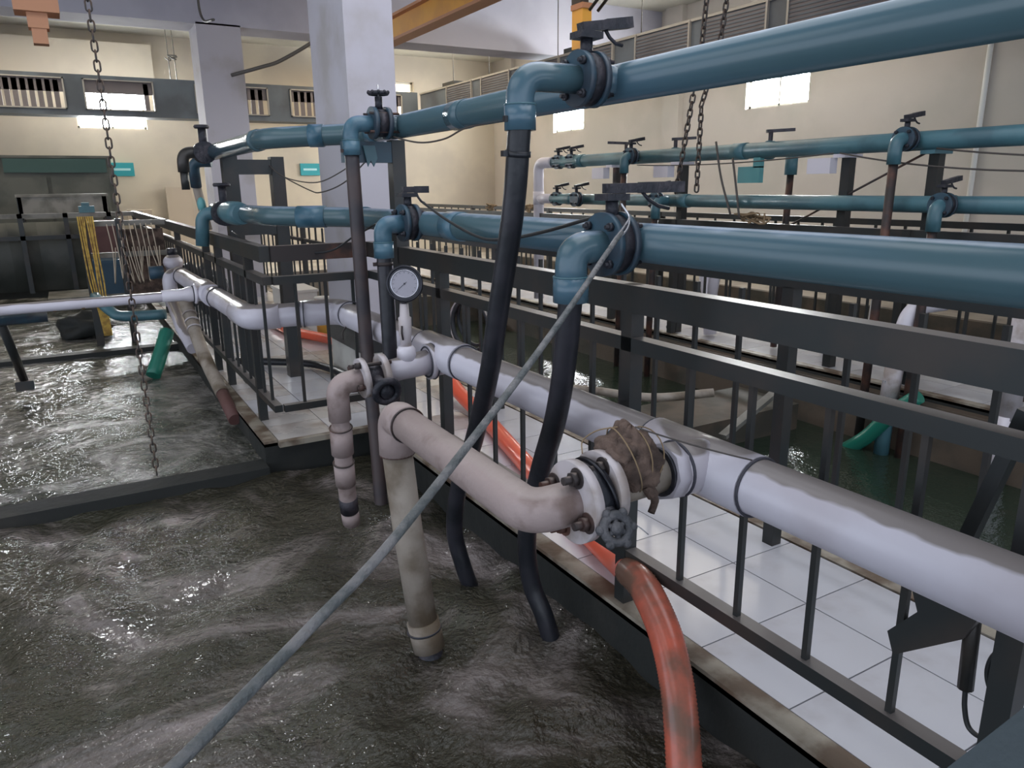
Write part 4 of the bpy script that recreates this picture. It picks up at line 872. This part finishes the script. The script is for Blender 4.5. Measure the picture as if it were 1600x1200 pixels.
for k in range(26):
    x0, x1 = -4.4 + k*.175, -4.4 + (k+1)*.175; y0, y1 = 12.70 + .03*math.sin(k*1.7), 12.70 + .03*math.sin((k+1)*1.7)
    b.add([(x0, y0, .02), (x1, y1, .02), (x1, y1, .98), (x0, y0, .98), (x0, y0+.02, .02), (x1, y1+.02, .02), (x1, y1+.02, .98), (x0, y0+.02, .98)], [(0,1,2,3), (7,6,5,4), (3,2,6,7), (0,4,5,1)], True)
obj('sheet', b, 'cabinet_olive', t)
tag(obj('crate', MB().box((.22, 12.2, .50), (.62, 12.55, .98)).box((.2, 12.18, .94), (.64, 12.57, .99)), 'crate_red'), 'dull red crate under the far railing', 'crate')
tag(obj('crate', MB().box((.22, 11.7, .02), (.75, 12.2, .46)).box((.2, 11.68, .42), (.77, 12.22, .48)), 'crate_blue'), 'dark blue crate below the dull red one', 'crate')
t = thing('crate_stand', 'low pale bench holding the crates at the far left tank end', 'bench', (.3, 12.1, 0))
obj('bench_top', MB().box((-.35, 11.6, -.02), (.80, 12.5, .02)), 'shelf_pale', t)
for x in (-.3, .7): obj('leg', MB().box((x-.03, 11.62, -.6), (x+.03, 11.7, -.02)), 'metal_dark', t)
# post row & ropes at Y ~ 8
t = thing('cross_railing', 'railing of two bars over the left tank with yellow ropes tied on', 'railing', (.2, 8.6, 0))
for z in (1.11, .80): obj('rail', MB().box((.12, 8.57, z-.05), (.90, 8.62, z)), 'shelf_pale', t)
obj('post', MB().box((.10, 8.56, -.3), (.17, 8.63, 1.13)), 'metal_dark', t); obj('post', MB().box((.42, 8.56, -.3), (.47, 8.63, 1.13)), 'metal_dark', t)
t = thing('rope_hank', 'thick hank of yellow rope hanging from the cross railing post', 'rope', (.2, 8.5, .9))
mb = MB(); rg = random.Random(5)
for k in range(8):
    x = .10 + .018*k; mb.tube(spline([(x, 8.52, 1.16), (x+rg.uniform(-.01, .02), 8.50, .8), (x+.02+rg.uniform(-.02, .01), 8.5, .5), (x*.6+.10, 8.5, .22), (x*.5+.13, 8.5, -.02)], 5), .008, 5)
obj('strands', mb, 'rope_yellow', t)
t = thing('rope_hank', 'thin pale cords looped below the cross railing right of the yellow hank', 'rope', (.5, 8.5, .9))
mb = MB()
for k in range(9):
    x = .34 + .05*k; mb.tube(spline([(x, 8.53, 1.08), (x+.02, 8.5, .8), (x+rg.uniform(0, .1), 8.5, .48+.06*rg.random()), (x+.05, 8.53, .85)], 5), .005, 5)
obj('strands', mb, 'board_beige', t)
tag(obj('wooden_board', MB().box((.45, 8.63, .30), (.85, 8.66, 1.02)), 'cloth_brown'), 'brown board behind the pale cords', 'board')
t = thing('float_valve', 'grey pump head with black knob standing past the white bend', 'pump', (.78, 7.7, .8))
obj('head', MB().ball((.82, 7.75, .74), .10, 14, 10, (.9, 1.1, .8)).cyl((.82, 7.75, .60), (.82, 7.75, .78), .07, 14), 'white_pvc', t); obj('knob', MB().cyl((.82, 7.75, .81), (.82, 7.75, .87), .045, 12), 'iron_black', t); obj('side_boss', MB().cyl((.72, 7.7, .66), (.60, 7.7, .66), .06, 12), 'crate_blue', t)
t = thing('teal_pipe', 'teal pipe with grey bend lying beneath the yellow rope hank', 'pipe', (.4, 8.2, .2))
obj('pipe', MB().tube(spline([(.15, 8.54, .38), (.17, 8.35, .36), (.26, 8.2, .26), (.36, 8.1, .22), (.72, 8.0, .22)], 6), .05, 14), 'teal_pipe', t)
tag(obj('gear_heap', blob((.02, 9.2, -.02), (.24, .2, .14), 44, 22, 14, .4), 'concrete_dark'), 'dark heap of gear in the water under the yellow rope hank', 'gear')
tag(obj('green_cone', MB().box((.18, 12.56, 1.10), (.38, 12.66, 1.19)).box((.22, 12.57, 1.19), (.32, 12.65, 1.24)), 'teal_pipe'), 'small green box on the far railing left of the hank', 'box')
tag(obj('wall_board', MB().bar((1.20, 16.08, .30), (1.22, 15.95, 1.05), .42, .03, (0, 1, 0)), 'board_beige'), 'beige board leaning on the end wall left of the pipe ends', 'board')
b = thing('leaning_board', 'tall beige panel leaning against the end wall', 'board', (1.9, 16.0, 0))
obj('panel', MB().box((1.72, 16.02, 0), (2.18, 16.06, 1.45)), 'board_beige', b)
for nm, x0, x1, z0, z1, lbl in (('wall_sign', .84, 1.24, 1.66, 1.90, 'small teal sign with faint lettering left on the end wall'), ('wall_sign', 2.55, 2.85, 1.66, 1.90, 'small teal sign on the end wall partly behind the portal post'), ('wall_sign', 4.36, 4.76, 1.66, 1.90, 'small teal sign on the end wall partly behind the near column')):
    t = thing(nm, lbl, 'sign', (x0, 16.15, z0)); obj('board', MB().box((x0, 16.15, z0), (x1, 16.19, z1)), 'sign_teal', t)
    obj('print_line', MB().box((x0+.06, 16.145, z0+.10), (x1-.06, 16.15, z0+.14)), 'sign_print', t)

# ================================================================== OVERHEAD
# ventilation duct with louvred panels (end wall run + right wall run)
t = thing('air_duct', 'grey overhead duct with louvred panels across the end of the hall', 'duct', (2, 15, 3))
b = MB(); x = -4.0
panels = [(-2.2, -.9), (-.75, .28), (.55, 1.62), (2.28, 2.95), (3.02, 3.55), (3.95, 5.05), (5.3, 6.2)]
z0, z1 = 2.62, 3.26
b.box((-4, 14.98, z0), (6.55, 15.04, z0+.10)); b.box((-4, 14.98, z1-.06), (6.55, 15.04, z1)); b.box((-4, 15.04, z0), (6.55, 15.5, z0+.03))
xs = -4.0
for a, c in panels: b.box((xs, 14.98, z0+.10), (a, 15.04, z1-.06)); xs = c
b.box((xs, 14.98, z0+.10), (6.55, 15.04, z1-.06))
obj('duct_shell', b, 'duct_grey', t)
for a, c in panels:
    f = MB(); f.box((a, 14.95, z0+.09), (c, 14.98, z0+.11)); f.box((a, 14.95, z1-.08), (c, 14.98, z1-.06)); f.box((a, 14.95, z0+.09), (a+.025, 14.98, z1-.06)); f.box((c-.025, 14.95, z0+.09), (c, 14.98, z1-.06))
    pf = obj('panel_frame', f, 'duct_frame', t); n = int((c-a)/.11)
    bk = obj('mesh_panel', MB().box((a, 15.0, z1-.28), (c, 15.02, z1-.06)), 'duct_ribbed', pf)
    for k in range(1, n):
        xx = a + k*(c-a)/n
        if not (.45 < xx < 1.4): obj('slat', MB().box((xx-.042, 15.0, z0+.1), (xx+.034, 15.03, z1-.1)), 'duct_ribbed', pf)
t = thing('air_duct', 'grey ribbed overhead duct running along the right wall', 'duct', (6.7, 8, 3))
obj('duct_shell', MB().box((6.62, -1, 2.62), (7.1, 15.0, 3.22)), 'duct_grey', t)
ys = [(-.4, .9), (1.2, 2.5), (2.8, 4.1), (4.5, 5.7), (6.0, 6.9), (7.15, 8.1), (8.6, 9.35), (9.9, 11.0), (11.35, 12.3), (12.7, 13.7)]
for a, c in ys:
    pf = obj('ribbed_panel', MB().box((6.60, a, 2.66), (6.62, c, 3.20)), 'duct_ribbed', t)
    rb = MB()
    for k in range(14): rb.box((6.592, a, 2.67+.038*k), (6.60, c, 2.686+.038*k))
    obj('rib_lines', rb, 'duct_grey', pf)
    obj('edge_strip', MB().box((6.585, a-.025, 2.64), (6.62, a, 3.24)), 'duct_frame', pf)
    obj('edge_strip', MB().box((6.585, c, 2.64), (6.62, c+.025, 3.24)), 'duct_frame', pf)
obj('top_strip', MB().box((6.60, -1, 3.22), (6.64, 15, 3.25)), 'duct_frame', t)
for y, lbl in ((9.4, 'small junction box on top of the side duct, nearest'), (13.6, 'small junction box on top of the side duct, farthest')):
    tag(obj('junction_box', MB().box((6.7, y, 3.22), (6.95, y+.5, 3.34)), 'metal_dark'), lbl, 'box')
for i, (x, y, z0, z1) in enumerate(((1.93, 15.1, 3.25, CZ), (2.03, 15.1, 3.25, CZ), (2.6, 14.9, 3.25, CZ), (6.7, 10.05, 3.22, CZ), (6.7, 8.13, 3.22, CZ), (6.7, 13.6, 3.22, CZ), (6.7, 12.2, 3.22, CZ))):
    tag(obj('hanger_rod', MB().cyl((x, y, z0), (x, y, z1), .008, 6), 'rod'), ('left of the close pair of hanger rods beside the far column', 'right of the close pair of hanger rods beside the far column', 'hanger rod between the far column and the near column', 'side duct hanger rod left of the yellow hoist', 'side duct hanger rod right of the yellow hoist', 'farthest side duct hanger rod, next to the near column', 'side duct hanger rod second from the near column')[i], 'rod', 'hanger rods of the overhead ducts')
# yellow crane rail and hoist
t = thing('crane_rail', 'yellow steel crane rail slung under the ceiling', 'beam', (3.7, 8, 3.1))
obj('web', MB().box((3.69, -1, 3.10), (3.72, 10.4, 3.33)), 'yellow_paint', t)
obj('lower_flange', MB().box((3.62, -1, 3.07), (3.79, 10.4, 3.10)), 'orange_paint', t)
obj('upper_flange', MB().box((3.62, -1, 3.33), (3.79, 10.4, 3.36)), 'orange_paint', t)
t = thing('chain_hoist', 'yellow hoist hanging above the upper valve', 'hoist', (4.7, 6.4, 3.0))
obj('housing', MB().box((4.66, 6.56, 2.72), (4.77, 6.74, 3.08)), 'yellow_paint', t)
obj('cap', MB().box((4.65, 6.55, 3.08), (4.78, 6.75, 3.13)), 'orange_paint', t)
obj('trolley', MB().box((4.66, 6.60, 3.13), (4.76, 6.75, 3.42)), 'metal_dark', t)
for dx, lbl in ((0, 'left of two black power cables running up from the yellow hoist'), (.10, 'right of two black power cables running up from the yellow hoist')):
    tag(obj('power_cable', MB().tube([(4.70+dx, 6.5, 3.05), (4.9+dx, 5.7, 3.7), (5.05+dx, 5.3, CZ)], .016, 8), 'cable_black'), lbl, 'cable')
t = thing('chain_hoist', 'orange-brown hoist trolley hanging at the top left corner', 'hoist', (-.05, 6.0, 2.9))
obj('rail_end', MB().box((-.10, 5.9, 2.49), (.15, 6.1, 2.72)), 'orange_paint', t)
obj('load_block', MB().box((-.02, 5.95, 2.31), (.065, 6.05, 2.49)).box((-.035, 5.94, 2.40), (.08, 6.06, 2.49)), 'orange_paint', t)
obj('hanger', MB().box((-.0, 5.96, 2.72), (.05, 6.04, CZ)), 'orange_paint', t)

def chain(label, pts, group=None, L=.042, r=.0045, w=.011, every=None):
    P_ = [Vector(p) for p in pts]; t = thing('hanging_chain', label, 'chain', P_[0])
    lk = MB(); a = L/2 - w
    path_ = [Vector((w*math.cos(q), 0, a + w*math.sin(q))) for q in np.linspace(0, PI, 7)] + [Vector((-w*math.cos(q), 0, -a - w*math.sin(q))) for q in np.linspace(0, PI, 7)]
    path_.append(path_[0]); lk.tube(path_, r, 6, cap=False)
    proto = None; tot = sum((P_[i+1]-P_[i]).length for i in range(len(P_)-1)); n = int(tot/(L-2*r)); seg_ = [(P_[i+1]-P_[i]).length for i in range(len(P_)-1)]
    for k in range(n):
        s = k*(L-2*r); i = 0
        while i < len(seg_)-1 and s > seg_[i]: s -= seg_[i]; i += 1
        d = (P_[i+1]-P_[i]).normalized(); p = P_[i] + d*s
        if proto is None:
            proto = obj('link', lk, 'chain_steel'); proto.parent = t; o = proto
        else: o = piece('link', proto, t, (0, 0, 0))
        o.location = p - P_[0]; o.rotation_mode = 'QUATERNION'
        o.rotation_quaternion = Vector((0, 0, 1)).rotation_difference(d) @ Quaternion((0, 0, 1), (k % 2)*PI/2)
    return t
chain('long steel chain hanging down at the left into the foamy basin', [(.215, 4.08, 3.36), (.222, 4.08, 1.5), (.225, 4.08, -.06)], L=.050, r=.0042, w=.012)
chain('left strand of the paired chain hanging before the right wall', [(4.02, 4.12, 3.40), (4.02, 4.22, 2.3), (4.0, 4.27, 1.95), (3.98, 4.38, 1.30)], L=.062, r=.0065, w=.016)
chain('right strand of the paired chain hanging before the right wall', [(4.14, 4.0, 3.40), (4.12, 4.15, 2.3), (4.05, 4.22, 1.95), (4.08, 4.26, 1.30)], L=.062, r=.0065, w=.016)
# bent conduits
tag(obj('wall_conduit', MB().tube(spline([(1.66, 9.75, 3.9), (1.64, 9.8, 3.45), (1.66, 9.7, 3.25), (1.66, 9.1, 3.15)], 6), .014, 8), 'rod'), 'dark curved conduit by the far column top', 'conduit')
tag(obj('wall_conduit', MB().tube(spline([(2.0, 10.2, 2.75), (2.33, 10.0, 2.84), (2.57, 10.0, 2.93), (3.02, 10.0, 3.2), (3.3, 10.0, 3.45)], 6), .022, 8), 'rod'), 'grey conduit curving up behind the near column', 'conduit')
tag(obj('spider_hook', tangle((1.98, 15.1, 3.62), (.10, .04, .05), 2, .010, 9), 'rod'), 'small tangled hook on the hanger rods by the far column', 'hook')
